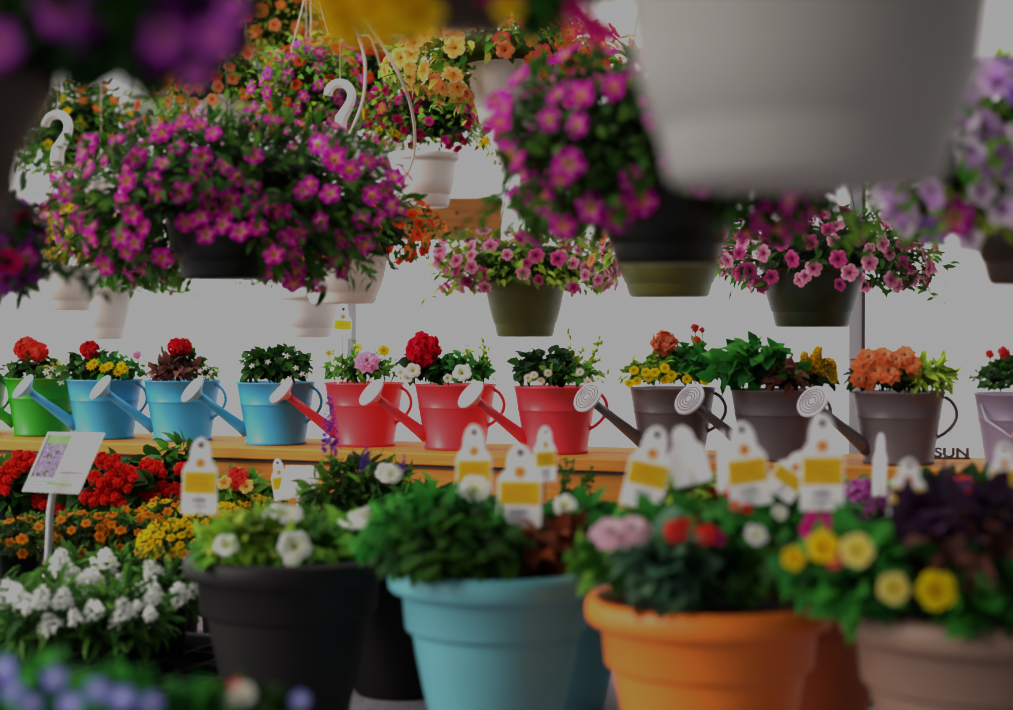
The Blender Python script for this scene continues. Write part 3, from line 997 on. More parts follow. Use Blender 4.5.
for q in ((528, 378), (541, 381), (534, 375), (548, 373), (588, 382), (598, 379), (580, 372)):
    flower(g, 'daisy_white', *q, 4.8, D - .11)
sprigs(t, 'airy_shoots', 560, 590, 376, [(567, 345), (568, 328), (576, 350), (586, 344), (594, 352), (600, 338), (603, 342), (604, 360), (609, 374), (582, 352), (597, 362), (590, 358)], D, 'bright', 46)
t, b, D = can('grey watering can with yellow pansies and a salmon geranium', 627, 718, 458, 'gray')
g = plant(t, 'geranium', 690, 366, 34, 18, D, 230, .034, .026, 'emerald', 47)
flower(g, 'geranium_salmon', 664, 343, 13, D - .02, stem=18)
flower(g, 'coralhead', 695, 328, 5, D - .01, stem=30); flower(g, 'coralhead', 702, 330, 3.5, D - .01, stem=20); flower(g, 'coralhead', 697, 340, 4.5, D - .02, stem=20)
g = plant(t, 'yellow_pansy', 655, 372, 34, 13, D - .04, 260, .022, .012, 'bright', 48)
for q in ((629, 383), (637, 381), (646, 372), (655, 372), (648, 377), (670, 378), (665, 380), (687, 379), (705, 381), (665, 368), (634, 370), (672, 375)):
    flower(g, 'pansy', *q, 5.2, D - .12)
t, b, D = can('grey watering can with big green leaves and a yellow celosia plume', 728, 822, 462, 'gray')
plant(t, 'broad_leaved_plant', 756, 367, 40, 18, D - .01, 170, .05, .034, 'emerald', 49)
g = plant(t, 'yellow_celosia', 815, 376, 18, 12, D - .01, 60, .03, .018, 'deep', 50)
for q in ((806, 372), (813, 366), (819, 372), (825, 378), (830, 380)):
    flower(g, 'celosia', *q, 8.5, D - .03, axis=(random.uniform(-.2, .3), -.2, 1))
plant(t, 'bronze_leaved_plant', 786, 378, 16, 10, D - .07, 60, .035, .02, 'bronze', 51)
flower(g, 'rosepink', 765, 358, 5, D - .06)
t, b, D = can('grey watering can full of orange begonias with a lime fern, nearest of the grey three', 851, 946, 466, 'gray')
g = plant(t, 'orange_begonia', 884, 376, 32, 15, D - .01, 120, .034, .026, 'deep', 52)
for q, r in (((862, 368), 12), ((868, 358), 11), ((888, 373), 14), ((884, 356), 11), ((905, 356), 11), ((912, 364), 10), ((858, 380), 9), ((870, 385), 7), ((896, 360), 10), ((875, 372), 11), ((914, 374), 8)):
    flower(g, 'begonia_orange', *q, r, D - .09 + (r < 10) * .02)
plant(t, 'lime_fern', 926, 378, 27, 14, D - .03, 200, .042, .013, 'lime', 53)

# pail with a wooden grip
D = .30 * F / (470 - HORIZON) + .066
base = at(1022, 400, D); base[2] = SH
t = thing('pail', 'violet-grey pail with a wooden bail grip, at the right edge of the shelf', 'bucket', base)
link(bpy.data.objects.new('body', can_meshes('purple')[0]), t); link(bpy.data.objects.new('soil', can_meshes('purple')[4]), t)
mb = MB()
gp = at(1003, 437, D - .135)
pa, pb = base + [-CAN_R * .93, -.02, CAN_H * .86], base + [CAN_R * .93, -.02, CAN_H * .86]
gc = np.array([base[0] - .012, base[1] - .125, SH + .072])
mb.tube([pa, pa + [-.004, -.05, -.03], gc + [-.062, .02, .012], gc + [-.05, 0, 0], gc + [.05, 0, 0], gc + [.062, .02, .012], pb + [.004, -.05, -.03], pb], .0016, 8)
bail = part('bail', mb, M['post'], t)
mb = MB(); mb.tube([gc + [-.043, 0, 0], gc + [-.036, 0, 0], gc, gc + [.036, 0, 0], gc + [.043, 0, 0]], [.008, .011, .0125, .011, .008], 16)
part('grip', mb, M['wood'], bail, label='turned wooden grip')
g = plant(t, 'trailing_plant', 1008, 378, 42, 11, D - .02, 300, .016, .010, 'dark', 54, zmin=-.8)
plant(t, 'dark_leaved_plant', 1022, 370, 26, 16, D, 90, .035, .026, 'deep', 55)
flower(g, 'coralhead', 990, 354, 5, D - .04, stem=24); flower(g, 'coralhead', 1004, 352, 7, D - .04, stem=22); flower(g, 'daisy_white', 974, 374, 0.1, D)


# sign reading SUN on the shelf
def text_mesh(body, size, depth):
    cu = bpy.data.curves.new('letters', 'FONT'); cu.body = body; cu.size = size; cu.offset = .0012; cu.extrude = depth; cu.align_x = 'CENTER'
    o = bpy.data.objects.new('tmp', cu); COL.objects.link(o)
    dg = bpy.context.evaluated_depsgraph_get()
    me = bpy.data.meshes.new_from_object(o.evaluated_get(dg))
    bpy.data.objects.remove(o)
    return me


sb = at(952, 400, 3.72); sb[2] = SH
t = thing('letter_sign', 'small grey sign of letters reading SUN lying on the shelf by the pail', 'sign', sb)
me = text_mesh('SUN', .029, .003); me.materials.append(M['can_gray'])
o = link(bpy.data.objects.new('letters', me), t); o.rotation_euler = (math.radians(82), 0, SHELF_ROT * .5); o.location = (0, 0, .004); o.scale = (1.35, 1, 1)
mb = MB(); mb.box(sb + [-.04, -.006, 0], sb + [.04, .008, .004]); part('base_strip', mb, M['can_gray'], t, smooth=False)

# ------------------------------------------------------------------ big pots on the bench
PG = 'big plastic pots on the bench'


def bigpot(label, cx, D, R, mat, H=None, group=PG):
    H = H or .285
    base = at(cx, 600, D); base[2] = BT
    t = thing('flower_pot', label, 'flower pot', base, group)
    mb = MB(); mb.lathe(big_profile(R, H), 72, base)
    part('pot', mb, M[mat], t)
    mb = MB(); disc(mb, base + [0, 0, H * .93], R * .85)
    part('soil', mb, M['soil'], t)
    return t, base, R, H


# black pot: white petunias
D1 = 2.80
t1, b1, R1, H1 = bigpot('matte black pot of white petunias, leftmost of the big front pots', 289, D1, .173, 'pot_black', .300)
g = plant(t1, 'petunia_plant', 288, 548, 82, 24, D1, 520, .045, .026, 'fresh', 60)
plant(t1, 'lime_leaves', 250, 540, 40, 20, D1 - .06, 160, .04, .02, 'lime', 61)
for x, y, r in ((295, 545, 18), (283, 511, 22), (262, 516, 14), (226, 544, 13), (372, 515, 24), (354, 520, 16), (292, 559, 9)):
    flower(g, 'white', x, y, r, D1 - (.14 if y > 540 else .04), axis=None if y > 540 else (.1, -.35, 1))
# turquoise pot
D2 = 2.62
t2, b2, R2, H2 = bigpot('turquoise pot of bushy green leaves and rust-coloured leaves', 496, D2, .167, 'pot_teal', .305)
plant(t2, 'green_geranium', 446, 536, 72, 33, D2, 700, .044, .03, 'emerald', 62)
plant(t2, 'dark_green_leaves', 455, 550, 60, 24, D2 - .08, 260, .045, .032, 'dark', 63)
plant(t2, 'rust_coleus', 548, 553, 36, 24, D2 - .04, 150, .055, .03, 'rust', 64)
g = plant(t2, 'leafy_plant', 575, 532, 44, 22, D2 + .05, 240, .045, .025, 'emerald', 65)
flower(g, 'white', 392, 473, 10, D2 + .02, stem=30); flower(g, 'white', 565, 505, 12, D2); flower(g, 'white', 475, 488, 15, D2 - .02)
# orange pot
D3 = 2.36
t3, b3, R3, H3 = bigpot('orange pot of mixed pink, red and yellow blooms', 709, D3, .172, 'pot_orange', .300)
g = plant(t3, 'mixed_flowers', 705, 550, 108, 34, D3 + .02, 800, .04, .025, 'emerald', 66)
plant(t3, 'ornamental_cabbage', 668, 568, 26, 22, D3 - .12, 70, .06, .05, 'sea', 67)
plant(t3, 'dark_leaves', 740, 572, 66, 22, D3 - .07, 220, .042, .03, 'dark', 68)
plant(t3, 'fresh_leaves', 620, 562, 34, 22, D3 - .06, 120, .045, .025, 'fresh', 69)
for k, x, y, r in (('pinkdouble', 612, 535, 22), ('pinkdouble', 633, 531, 19), ('coralhead', 677, 530, 14), ('coralhead', 705, 534, 12), ('hotpink', 717, 536, 10),
                   ('coralpink', 735, 505, 6), ('white', 757, 534, 12), ('hotpink', 820, 528, 20), ('red', 747, 508, 6), ('white', 780, 512, 8), ('coralhead', 692, 522, 8)):
    flower(g, k, x, y, r, D3 - (.16 if y > 525 else .04), axis=(.0, -.55, .8) if k == 'pinkdouble' else None)
# taupe pot
D4 = 2.19
t4, b4, R4, H4 = bigpot('taupe pot of dark plum foliage and yellow pansies, at the right edge', 976, D4, .174, 'pot_taupe', .314)
plant(t4, 'plum_foliage', 962, 550, 80, 50, D4 + .02, 520, .052, .032, 'plum', 70)
plant(t4, 'rust_foliage', 965, 560, 58, 34, D4 - .07, 70, .05, .028, 'bronze', 71)
g = plant(t4, 'yellow_pansy', 860, 578, 52, 34, D4 - .06, 300, .048, .03, 'emerald', 72)
plant(t4, 'green_leaves', 985, 600, 44, 24, D4 - .12, 110, .05, .04, 'emerald', 73)
for k, x, y, r in (('pansy', 937, 590, 20), ('paleyellow', 894, 588, 16), ('yellow', 824, 546, 17), ('paleyellow', 857, 550, 17), ('yellow', 794, 558, 12), ('coralpink', 834, 560, 9)):
    flower(g, k, x, y, r, D4 - .19, axis=(random.uniform(-.2, .1), -1, .25))
# pots behind
tb, bb, _, _ = bigpot('second matte black pot, standing behind the gap left of the turquoise one', 402, 3.12, .163, 'pot_black', .29)
plant(tb, 'leafy_plant', 402, 540, 70, 22, 3.12, 260, .045, .026, 'dark', 74)
tb, bb, _, _ = bigpot('second turquoise pot, mostly hidden behind the orange one', 560, 3.0, .150, 'pot_teal', .28)
plant(tb, 'leafy_plant', 575, 545, 62, 26, 3.0, 260, .045, .026, 'fresh', 75)
tb, bb, _, _ = bigpot('rust-orange pot, mostly hidden behind the orange and taupe ones', 812, 2.76, .150, 'pot_rust', .28)
plant(tb, 'leafy_plant', 795, 530, 70, 30, 2.76, 300, .045, .028, 'emerald', 76)

# ------------------------------------------------------------------ bedding plants on the bench, behind the pots
def bed(name, label, cat, px, py, rx, ry, D, n, L, W, pal, seed, blooms=(), group=None, spread=None, pot=True):
    c = at(px, py, D)
    t = thing(name, label, cat, (c[0], c[1], BT + .001), group)
    part_f = plant(t, 'foliage', px, py, rx, ry, D, n, L, W, pal, seed, stems=False)
    # its nursery pot, reaching from the bench up into the leaves
    top = max(BT + .07, c[2] - m(ry, D) * .45)
    mb = MB(); r = min(.055, m(rx, D) * .6)
    mb.lathe([(.001, 0), (r * .72, 0), (r, top - BT - .006), (r * 1.06, top - BT - .005), (r * 1.06, top - BT), (r * .9, top - BT - .01)], 24, (c[0], c[1], BT + .001))
    part('nursery_pot', mb, M['tray'], t)
    for b in blooms:
        kind, x, y, r_, dd = b[:5]
        flower(t, kind, x, y, r_, D + dd, axis=b[5] if len(b) > 5 else None, stem=b[6] if len(b) > 6 else 0)
    if spread:
        kind, k, r_, lo, name_ = spread
        rng = np.random.default_rng(seed + 3)
        kinds = kind if isinstance(kind, (list, tuple)) else [kind]
        for d in spread_dirs(k, rng, lo, .45):
            p = c + d * np.array([m(rx, D), m(rx, D) * .9, m(ry, D)]) * rng.uniform(.95, 1.12)
            inst(name_, FL[kinds[rng.integers(len(kinds))]], t, p, d * .6 + np.array([0, -.45, .55]) + rng.normal(size=3) * .2, m(r_, D) * rng.uniform(.8, 1.15))
    return t


# red begonias, left
GR = 'red bedding begonias by the shelf'
for i, (x, y, rx, ry, D, lb, bl) in enumerate((
        (8, 495, 40, 26, 3.98, 'red begonia plant at the left edge, behind the lavender sign', ((18, 462), (28, 458), (10, 468), (2, 475), (0, 485))),
        (62, 492, 36, 28, 4.02, 'red begonia plant straight behind the lavender sign', ((20, 458), (33, 461), (38, 500), (60, 508), (82, 490))),
        (112, 492, 40, 30, 3.92, 'red begonia plant with the largest blooms, right of the lavender sign', ((103, 460), (113, 462), (95, 478), (112, 478), (122, 483), (110, 492), (88, 497), (99, 495), (128, 472), (117, 499))),
        (158, 490, 36, 28, 3.98, 'red begonia plant between the lavender sign and the yellow tag', ((148, 465), (156, 468), (137, 475), (151, 492), (162, 488), (144, 497), (176, 490), (172, 497), (182, 470))))):
    bed('begonia', lb, 'flower', x, y, rx, ry, D, 170, .06, .045, 'dark', 80 + i, [('begonia_red', q[0] + dx, q[1] + dy, r_, -.1 - .02 * (r_ < 5)) for q in bl for dx, dy, r_ in ((0, 0, 7.5), (6, 5, 4.8))], GR)
GO = 'marigolds in front of the begonias'
for i, (x, y, rx, ry, D, kind, k, lb) in enumerate((
        (20, 540, 38, 24, 3.5, 'marigold_orange', 22, 'orange marigold at the far left, left of the sign stake'),
        (82, 538, 38, 26, 3.55, 'marigold_orange', 28, 'orange marigold right of the sign stake'),
        (130, 535, 36, 26, 3.58, 'marigold_orange', 34, 'orange marigold in the middle of the bed, left of the yellow ones'),
        (166, 522, 30, 22, 3.68, ['marigold_orange', 'marigold_yellow'], 26, 'mixed orange and yellow marigold just left of the yellow tag'),
        (178, 545, 40, 24, 3.45, 'marigold_yellow', 70, 'yellow marigold beside the rim of the black pot'),
        (218, 528, 34, 22, 3.62, 'marigold_yellow', 66, 'yellow marigold behind the yellow tag'),
        (258, 515, 30, 18, 3.7, 'marigold_yellow', 40, 'yellow marigold behind the white petunias'))):
    bed('marigold', lb, 'flower', x, y, rx, ry, D, 420, .022, .008, 'basket', 90 + i, (), GO, (kind, k, 5.6, -.45, 'flower_head'))
GW = 'white snapdragons in the black trays'
for i, (x, y, rx, ry, D, k, lb) in enumerate((
        (0, 612, 36, 32, 3.08, 7, 'white snapdragon clump at the left edge'),
        (44, 622, 38, 34, 3.0, 9, 'white snapdragon clump with the tallest front spikes, below the sign stake'),
        (74, 584, 34, 24, 3.3, 6, 'white snapdragon clump at the foot of the sign stake'),
        (120, 620, 40, 36, 3.02, 8, 'white snapdragon clump in the middle, over the tray edge'),
        (118, 582, 36, 24, 3.32, 7, 'white snapdragon clump at the back, below the orange marigolds'),
        (168, 596, 32, 26, 3.2, 7, 'white snapdragon clump nearest the black pot'))):
    c = at(x, y, D)
    t = bed('snapdragon', lb, 'flower', x, y, rx, ry, D, 330, .045, .011, 'snap', 110 + i, (), GW)
    rng = np.random.default_rng(300 + i)
    for j in range(k):
        px = x + rx * rng.uniform(-.9, .9); py = y + ry * rng.uniform(-.75, .45)
        inst('flower_spike', FL['snapdragon'], t, at(px, py, D - .05 - .05 * rng.uniform()), (rng.uniform(-.6, .6), rng.uniform(-.7, .1), 1), m(8.5 * rng.uniform(.45, 1.3), D))
# salvia
t = bed('salvia', 'dark green salvia with purple flower spikes, in front of the red can', 'flower', 362, 492, 54, 32, 3.45, 620, .045, .012, 'basket', 130)
for x, y, h in ((331, 452, 56), (367, 472, 26), (363, 474, 20), (402, 476, 22), (335, 458, 18)):
    inst('flower_spike', FL['salvia'], t, at(x, y, 3.4), (.12 if x > 390 else -.03, 0, 1), m(h / 5.0, 3.4))
bed('salmon_flower', 'salmon flower cluster between the yellow tag and the black pot', 'flower', 240, 498, 28, 22, 3.75, 200, .04, .024, 'fresh', 131,
    (('coralhead', 236, 478, 13, -.08), ('peach', 246, 486, 8, -.1), ('peach', 224, 482, 8, -.1)))
bed('bedding_plant', 'bright leafy plant with a white bloom, left of the first middle tag', 'plant', 418, 512, 36, 18, 3.35, 330, .045, .026, 'emerald', 132,
    (('white', 386, 472, 11, -.1), ('daisy_yellow', 455, 507, 5, -.1), ('daisy_yellow', 440, 509, 5, -.1), ('coralhead', 468, 492, 6, -.1)))
bed('bedding_plant', 'leafy plant with orange daisies under the middle tags', 'plant', 488, 522, 36, 16, 3.3, 250, .04, .022, 'fresh', 133,
    (('daisy_yellow', 470, 510, 6, -.1), ('daisy_yellow', 492, 506, 6, -.1), ('coralhead', 504, 498, 5, -.1)))
t = bed('shrubby_plant', 'lime-green shrubby plant between the white tag back and the leaning tag', 'plant', 682, 496, 34, 24, 3.0, 330, .038, .012, 'lime', 134,
    (('paleyellow', 690, 522, 10, -.12), ('yellow', 700, 516, 7, -.1)))
t = bed('bedding_plant', 'airy leafy plant behind the narrow turned tag', 'plant', 580, 518, 30, 13, 3.2, 260, .04, .022, 'emerald', 135, (('white', 566, 512, 10, -.1),))
sprigs(t, 'airy_shoots', 555, 600, 500, [(562, 468), (568, 458), (574, 462), (593, 468), (595, 476), (586, 480), (560, 484)], 3.2, 'dark', 136)
bed('bedding_plant', 'bedding plant with coral blooms under the left-leaning tag', 'plant', 736, 516, 40, 24, 3.05, 330, .042, .024, 'emerald', 137,
    (('coralhead', 728, 492, 9, -.1), ('redorange', 744, 508, 5, -.12), ('coralhead', 715, 492, 7, -.08)))
bed('bedding_plant', 'bedding plant with tiny white blooms under the two middle right tags', 'plant', 800, 512, 46, 24, 3.05, 330, .042, .024, 'dark', 138,
    (('tiny_white', 776, 508, 8, -.1), ('coralhead', 792, 503, 6, -.1), ('tiny_white', 812, 512, 7, -.1)))
bed('pink_hydrangea', 'plant with one large orchid-pink flower head, right of the upright tags', 'flower', 866, 512, 36, 26, 3.02, 260, .042, .024, 'fresh', 139,
    (('orchidpink', 862, 496, 19, -.1), ('orchidpink', 880, 497, 14, -.06), ('lilacwhite', 884, 524, 10, -.12), ('palepink', 862, 516, 9, -.12)))
bed('bedding_plant', 'plant with a coral flower head rising over the plum foliage', 'plant', 958, 506, 44, 22, 2.75, 250, .045, .028, 'dark', 140,
    (('coralhead', 965, 489, 15, -.08), ('coralhead', 950, 492, 9, -.06)))
bed('bedding_plant', 'leafy green plant at the left of the salmon flowers, in front of the fascia board', 'plant', 178, 462, 20, 18, 4.0, 60, .05, .028, 'fresh', 141)

# foreground bottom left
GB = 'blurred blue flowers in the bottom left corner'
for i, (x, y, rx, ry, D, lb) in enumerate((
        (20, 712, 58, 40, 1.75, 'blurred blue flower plant in the bottom left corner'),
        (104, 722, 50, 34, 1.70, 'blurred blue flower plant along the bottom edge, in front of the tray'),
        (182, 735, 48, 34, 1.72, 'blurred leafy plant at the bottom edge, below the black pot'))):
    t = bed('blue_flower', lb, 'flower', x, y, rx, ry, D, 260, .04, .024, 'emerald', 150 + i, (), GB, ('blue', [3, 2, 1][i], 12, -.1, 'blossom'))
    for q in (((12, 690), (54, 678), (30, 704), (4, 668)), ((97, 690), (70, 704), (122, 698)), ((150, 704),))[i]:
        flower(t, 'blue', *q, 13, D - .09, axis=(.1, -1, .3))
bed('pale_flower', 'blurred white and orange flower at the bottom edge, below the black pot', 'flower', 248, 722, 36, 24, 1.8, 160, .035, .02, 'dark', 155,
    (('white', 243, 694, 12, -.05), ('coralpink', 236, 686, 8, -.04), ('white', 228, 698, 8, -.06), ('blue', 300, 700, 10, -.02), ('paleyellow', 176, 700, 8, 0)))

# ------------------------------------------------------------------ trays
def tray(label, a0, a1, b0, b1, group='black plastic plant trays on the bench'):
    t = thing('plant_tray', label, 'tray', sp((a0 + a1) / 2, (b0 + b1) / 2, BT), group)
    t.rotation_euler = (0, 0, SHELF_ROT)
    w, d, h = (a1 - a0) / 2, (b1 - b0) / 2, .062
    mb = MB(); e = .004
    mb.box((-w, -d, .001), (w, d, .006))
    for x in (-w, w - e):
        mb.box((x, -d, .006), (x + e, d, h))
    for y in (-d, d - e):
        mb.box((-w, y, .006), (w, y + e, h))
    local_part('tray_shell', mb, M['tray'], t)
    mb = MB()
    for x in (-w - .01, w - .006):
        mb.box((x, -d - .01, h), (x + .016, d + .01, h + .004))
    for y in (-d - .01, d - .006):
        mb.box((-w, y, h), (w, y + .016, h + .004))
    o = local_part('tray_lip', mb, M['tray_lip'], t)
    mb = MB()
    nx = max(2, round(2 * w / .09)); ny = max(2, round(2 * d / .09))
    for i in range(1, nx):
        x = -w + 2 * w * i / nx; mb.box((x - .003, -d + e, .006), (x + .003, d - e, h - .008))
    for j in range(1, ny):
        y = -d + 2 * d * j / ny; mb.box((-w + e, y - .003, .006), (w - e, y + .003, h - .009))
    local_part('cell_walls', mb, M['tray'], t)
    return t


tray('black plastic tray beneath the snapdragons, partly empty beside the black pot', -.60, -.075, -1.14, -.66)
tray('black plastic tray further left beneath the snapdragons', -1.14, -.64, -1.14, -.66)

# ------------------------------------------------------------------ plant tags
TG = 'white and yellow plant tags in the pots'


def tag(label, px, ytop, ybot, wpx, D, soil_z, lean=0, turn=0, back=False, style='std', group=TG, tilt=0):
    """card outline: rounded head with a hole, shoulders, straight body; stands on a thin stake"""
    H = m(ybot - ytop, D); W = m(wpx, D)
    foot = at(px, ybot, D)
    if turn and abs(turn) > .2:
        W = W / max(.25, math.cos(turn))
    ground = np.array([foot[0], foot[1], soil_z])
    t = thing('plant_tag', label, 'plant tag', ground, group)
    R_ = np.array(Matrix.Rotation(turn, 3, 'Z') @ Matrix.Rotation(lean, 3, 'Y') @ Matrix.Rotation(tilt, 3, 'X'))

    def X(V):
        return np.asarray(V, float) @ R_.T + foot
    hw = W / 2
    out = [(-hw, 0), (hw, 0), (hw, H * .55)]
    for k in range(5):
        f = k / 4; out.append((hw - (hw - hw * .62) * f ** 1.4, H * (.55 + .15 * f)))
    for k in range(9):
        a = math.radians(k * 22.5); out.append((hw * .62 * math.cos(a), H * .70 + (H * .30) * math.sin(a) ** .85))
    for k in range(5):
        f = 1 - k / 4; out.append((-(hw - (hw - hw * .62) * f ** 1.4), H * (.55 + .15 * f)))
    out.append((-hw, H * .55))
    n = len(out); th = .0011
    V = [(x, -th, z) for x, z in out] + [(x, th, z) for x, z in out]
    fs = [tuple(range(n)), tuple(range(2 * n - 1, n - 1, -1))] + [(i, i + n, (i + 1) % n + n, (i + 1) % n) for i in range(n)]
    mb = MB(); mb.add(X(V), fs)
    card = part('tag_card', mb, M['tag'], t, smooth=False)
    if not back:
        y = -th - .0006

        def quad(x0, x1, z0, z1, mat, nm, yy=y):
            q = MB(); q.add(X([(x0, yy, z0), (x1, yy, z0), (x1, yy, z1), (x0, yy, z1)]), [(0, 1, 2, 3)])
            part(nm, q, M[mat], card, smooth=False)

        def circ(cx, cz, r, mat, nm, petal=0):
            q = MB(); k = 20
            V = [(cx, y, cz)] + [(cx + r * (1 + petal * math.cos(5 * a)) * math.cos(a), y, cz + r * (1 + petal * math.cos(5 * a)) * math.sin(a)) for a in np.linspace(0, 2 * np.pi, k, endpoint=False)]
            q.add(X(V), [(0, 1 + i, 1 + (i + 1) % k) for i in range(k)]); part(nm, q, M[mat], card, smooth=False)
        circ(0, H * .90, hw * .17, 'hole', 'punch_hole')
        circ(0, H * .665, hw * .26, 'tag_orange', 'flower_emblem', .18)
        quad(-hw * .92, hw * .92, H * .27, H * .55, 'tag_yellow', 'yellow_band')
        if style == 'std':
            q = MB()
            for k, (a, b, z, h) in enumerate(((-.45, .4, .155, .05), (-.5, .1, .09, .022), (.15, .5, .09, .022))):
                q.add(X([(hw * a, y, H * z), (hw * b, y, H * z), (hw * b, y, H * (z + h)), (hw * a, y, H * (z + h))]), [(0, 1, 2, 3)])
            part('price_print', q, M['tag_print'], card, smooth=False)
            q = MB()
            for k, (a, b, z) in enumerate(((-.7, .6, .47), (-.7, .4, .42), (-.7, .55, .37))):
                q.add(X([(hw * a, y - .0003, H * z), (hw * b, y - .0003, H * z), (hw * b, y - .0003, H * (z + .015)), (hw * a, y - .0003, H * (z + .015))]), [(0, 1, 2, 3)])
            part('band_print', q, M['tag_orange'], card, smooth=False)
    mb = MB(); top = X([(0, th + .001, H * .25)])[0]
    mb.tube([ground, foot * .5 + ground * .5, X([(0, th + .001, 0)])[0], top], .0016, 6)
    part('stake', mb, M['stake'], t)
    return t


zs1, zs2, zs3, zs4 = BT + H1 * .92, BT + H2 * .92, BT + H3 * .92, BT + H4 * .92
tag('upright yellow-banded tag standing clear at the left rim of the black pot', 199, 437, 514, 35, 2.80, zs1, lean=math.radians(2))
tag('tag at the back left of the turquoise pot, a white bloom before its foot', 474, 424, 504, 36, 2.68, zs2)
tag('large tag in the middle of the turquoise pot', 519, 444, 527, 44, 2.56, zs2, lean=math.radians(1))
tag('narrow turned tag in the turquoise pot, behind the large one', 545, 426, 482, 22, 2.70, zs2, turn=math.radians(38))
tag('right-leaning tag, leftmost in the orange pot', 640, 424, 508, 42, 2.46, zs3, lean=math.radians(13))
tag('plain white back of a tag leaning left beside the right-leaning tag', 694, 424, 484, 38, 2.47, zs3, lean=math.radians(-14), back=True)
tag('edge-on violet-white tag between the white tag back and the left-leaning tag', 722, 430, 492, 9, 2.46, zs3, turn=math.radians(60), back=True)
tag('left-leaning tag in the orange pot, beside the grey can', 752, 420, 506, 42, 2.44, zs3, lean=math.radians(-8))
tag('heart-shaped twisted yellow tag between the two big right tags', 776, 444, 495, 34, 2.52, zs3, lean=math.radians(35), style='plain')
tag('tall upright tag at the right of the orange pot, before the grey can', 822, 413, 511, 44, 2.42, zs3)
tag('edge-on white tag right of the tall upright tag', 879, 433, 496, 16, 2.74, BT + .28 * .92, turn=math.radians(45), back=True, lean=math.radians(3))
tag('tag with yellow lower half, over the pink flower head', 905, 458, 522, 36, 2.31, zs4, style='plain', lean=math.radians(4))
tag('tag at the right edge of the photo, before the pail', 1004, 442, 505, 30, 2.3, zs4)
tag('small tag with a yellow foot in the first red can', 342, 306, 338, 18, 4.05, SH + CAN_H * .9, style='plain', lean=math.radians(3), group=None)
tag('small tag left of the white card behind the black pot', 283, 458, 500, 17, 3.55, BT + .1, lean=math.radians(-8), group=None)

# plain white card
c = at(298, 498, 3.5)
t = thing('price_card', 'blank white card on a stake behind the black pot', 'sign', (c[0], c[1], BT))
w, h = m(37, 3.5), m(32, 3.5)
mb = MB(); sh = m(8, 3.5)
V = [(-w / 2 - sh * .3, 0, 0), (w / 2 - sh * .3, 0, 0), (w / 2 + sh * .5, .012, h), (-w / 2 + sh * .7, .012, h)]
V = np.array(V + [(x, y + .003, z) for x, y, z in V]) + c
mb.add(V, [(0, 1, 2, 3), (7, 6, 5, 4), (0, 4, 5, 1), (1, 5, 6, 2), (2, 6, 7, 3), (3, 7, 4, 0)])
part('card', mb, M['tag'], t, smooth=False)
mb = MB(); mb.tube([(c[0], c[1] + .006, BT), (c[0], c[1] + .008, c[2] + .03)], .004, 8)
part('stake', mb, M['stake_grey'], t)

# lavender sign
Ds = 3.42
c = at(58, 488, Ds)
t = thing('plant_sign', 'tilted white plant sign with a lavender picture on a grey stake', 'sign', (at(48, 500, Ds)[0], Ds, BT))
# corners of the tilted card in the photo: lower left, lower right, upper right, upper left
LL, LR, UR, UL = at(22, 491, Ds - .01), at(79, 494, Ds + .0), at(105, 433, Ds + .05), at(48, 432, Ds + .04)


def on(u, v, off=0.0):
    p = (LL * (1 - u) + LR * u) * (1 - v) + (UL * (1 - u) + UR * u) * v
    nrm = np.cross(LR - LL, UL - LL); nrm /= np.linalg.norm(nrm)
    if nrm[1] > 0:
        nrm = -nrm
    return p + nrm * off


mb = MB()
V = [on(0, 0), on(1, 0), on(1, 1), on(0, 1), on(0, 0, -.004), on(1, 0, -.004), on(1, 1, -.004), on(0, 1, -.004)]
mb.add(V, [(0, 1, 2, 3), (7, 6, 5, 4), (0, 4, 5, 1), (1, 5, 6, 2), (2, 6, 7, 3), (3, 7, 4, 0)])
card = part('sign_card', mb, M['tag'], t, smooth=False)


def patch(nm, u0, u1, v0, v1, mat, off=.0008):
    q = MB(); q.add([on(u0, v0, off), on(u1, v0, off), on(u1, v1, off), on(u0, v1, off)], [(0, 1, 2, 3)])
    part(nm, q, mat, card, smooth=False)


patch('lavender_picture', .06, .44, .24, .80, M['tag_lilac'])
patch('picture_sky', .06, .44, .80, .95, M['tag_green'])
patch('picture_frame_line', .035, .06, .22, .97, M['can_gray'])
patch('green_line', .36, .80, .12, .155, M['tag_green'])
q = MB()
for u0, u1, v0 in ((.5, .9, .32), (.08, .5, .16), (.08, .3, .11)):
    q.add([on(u0, v0, .0008), on(u1, v0, .0008), on(u1, v0 + .02, .0008), on(u0, v0 + .02, .0008)], [(0, 1, 2, 3)])
part('small_print', q, M['tag_print'], card, smooth=False)
mb = MB(); p0 = at(46, 600, Ds); p0[2] = BT
pt = on(.5, .06, -.016)
mb.tube([p0, at(48, 560, Ds), at(50, 512, Ds + .006), pt, on(.52, .5, -.016)], .0075, 12)
part('stake', mb, M['stake_grey'], t)

# thin dark stake on the right, in front of the shelf
pA, pB = at(934, 497, 2.72), at(956, 418, 2.80)
gz = np.array([pA[0] - .01, pA[1], BT])
t = thing('plant_stake', 'thin dark leaning plant stake before the pail', 'stake', gz)
mb = MB(); mb.tube([gz, pA, pB], .0016, 6); part('rod', mb, M['stake'], t)

# ------------------------------------------------------------------ the greenhouse
mb = MB(); mb.box((-6, -4, -.05), (6, 9, 0)); struct('floor', mb, M['concrete'])


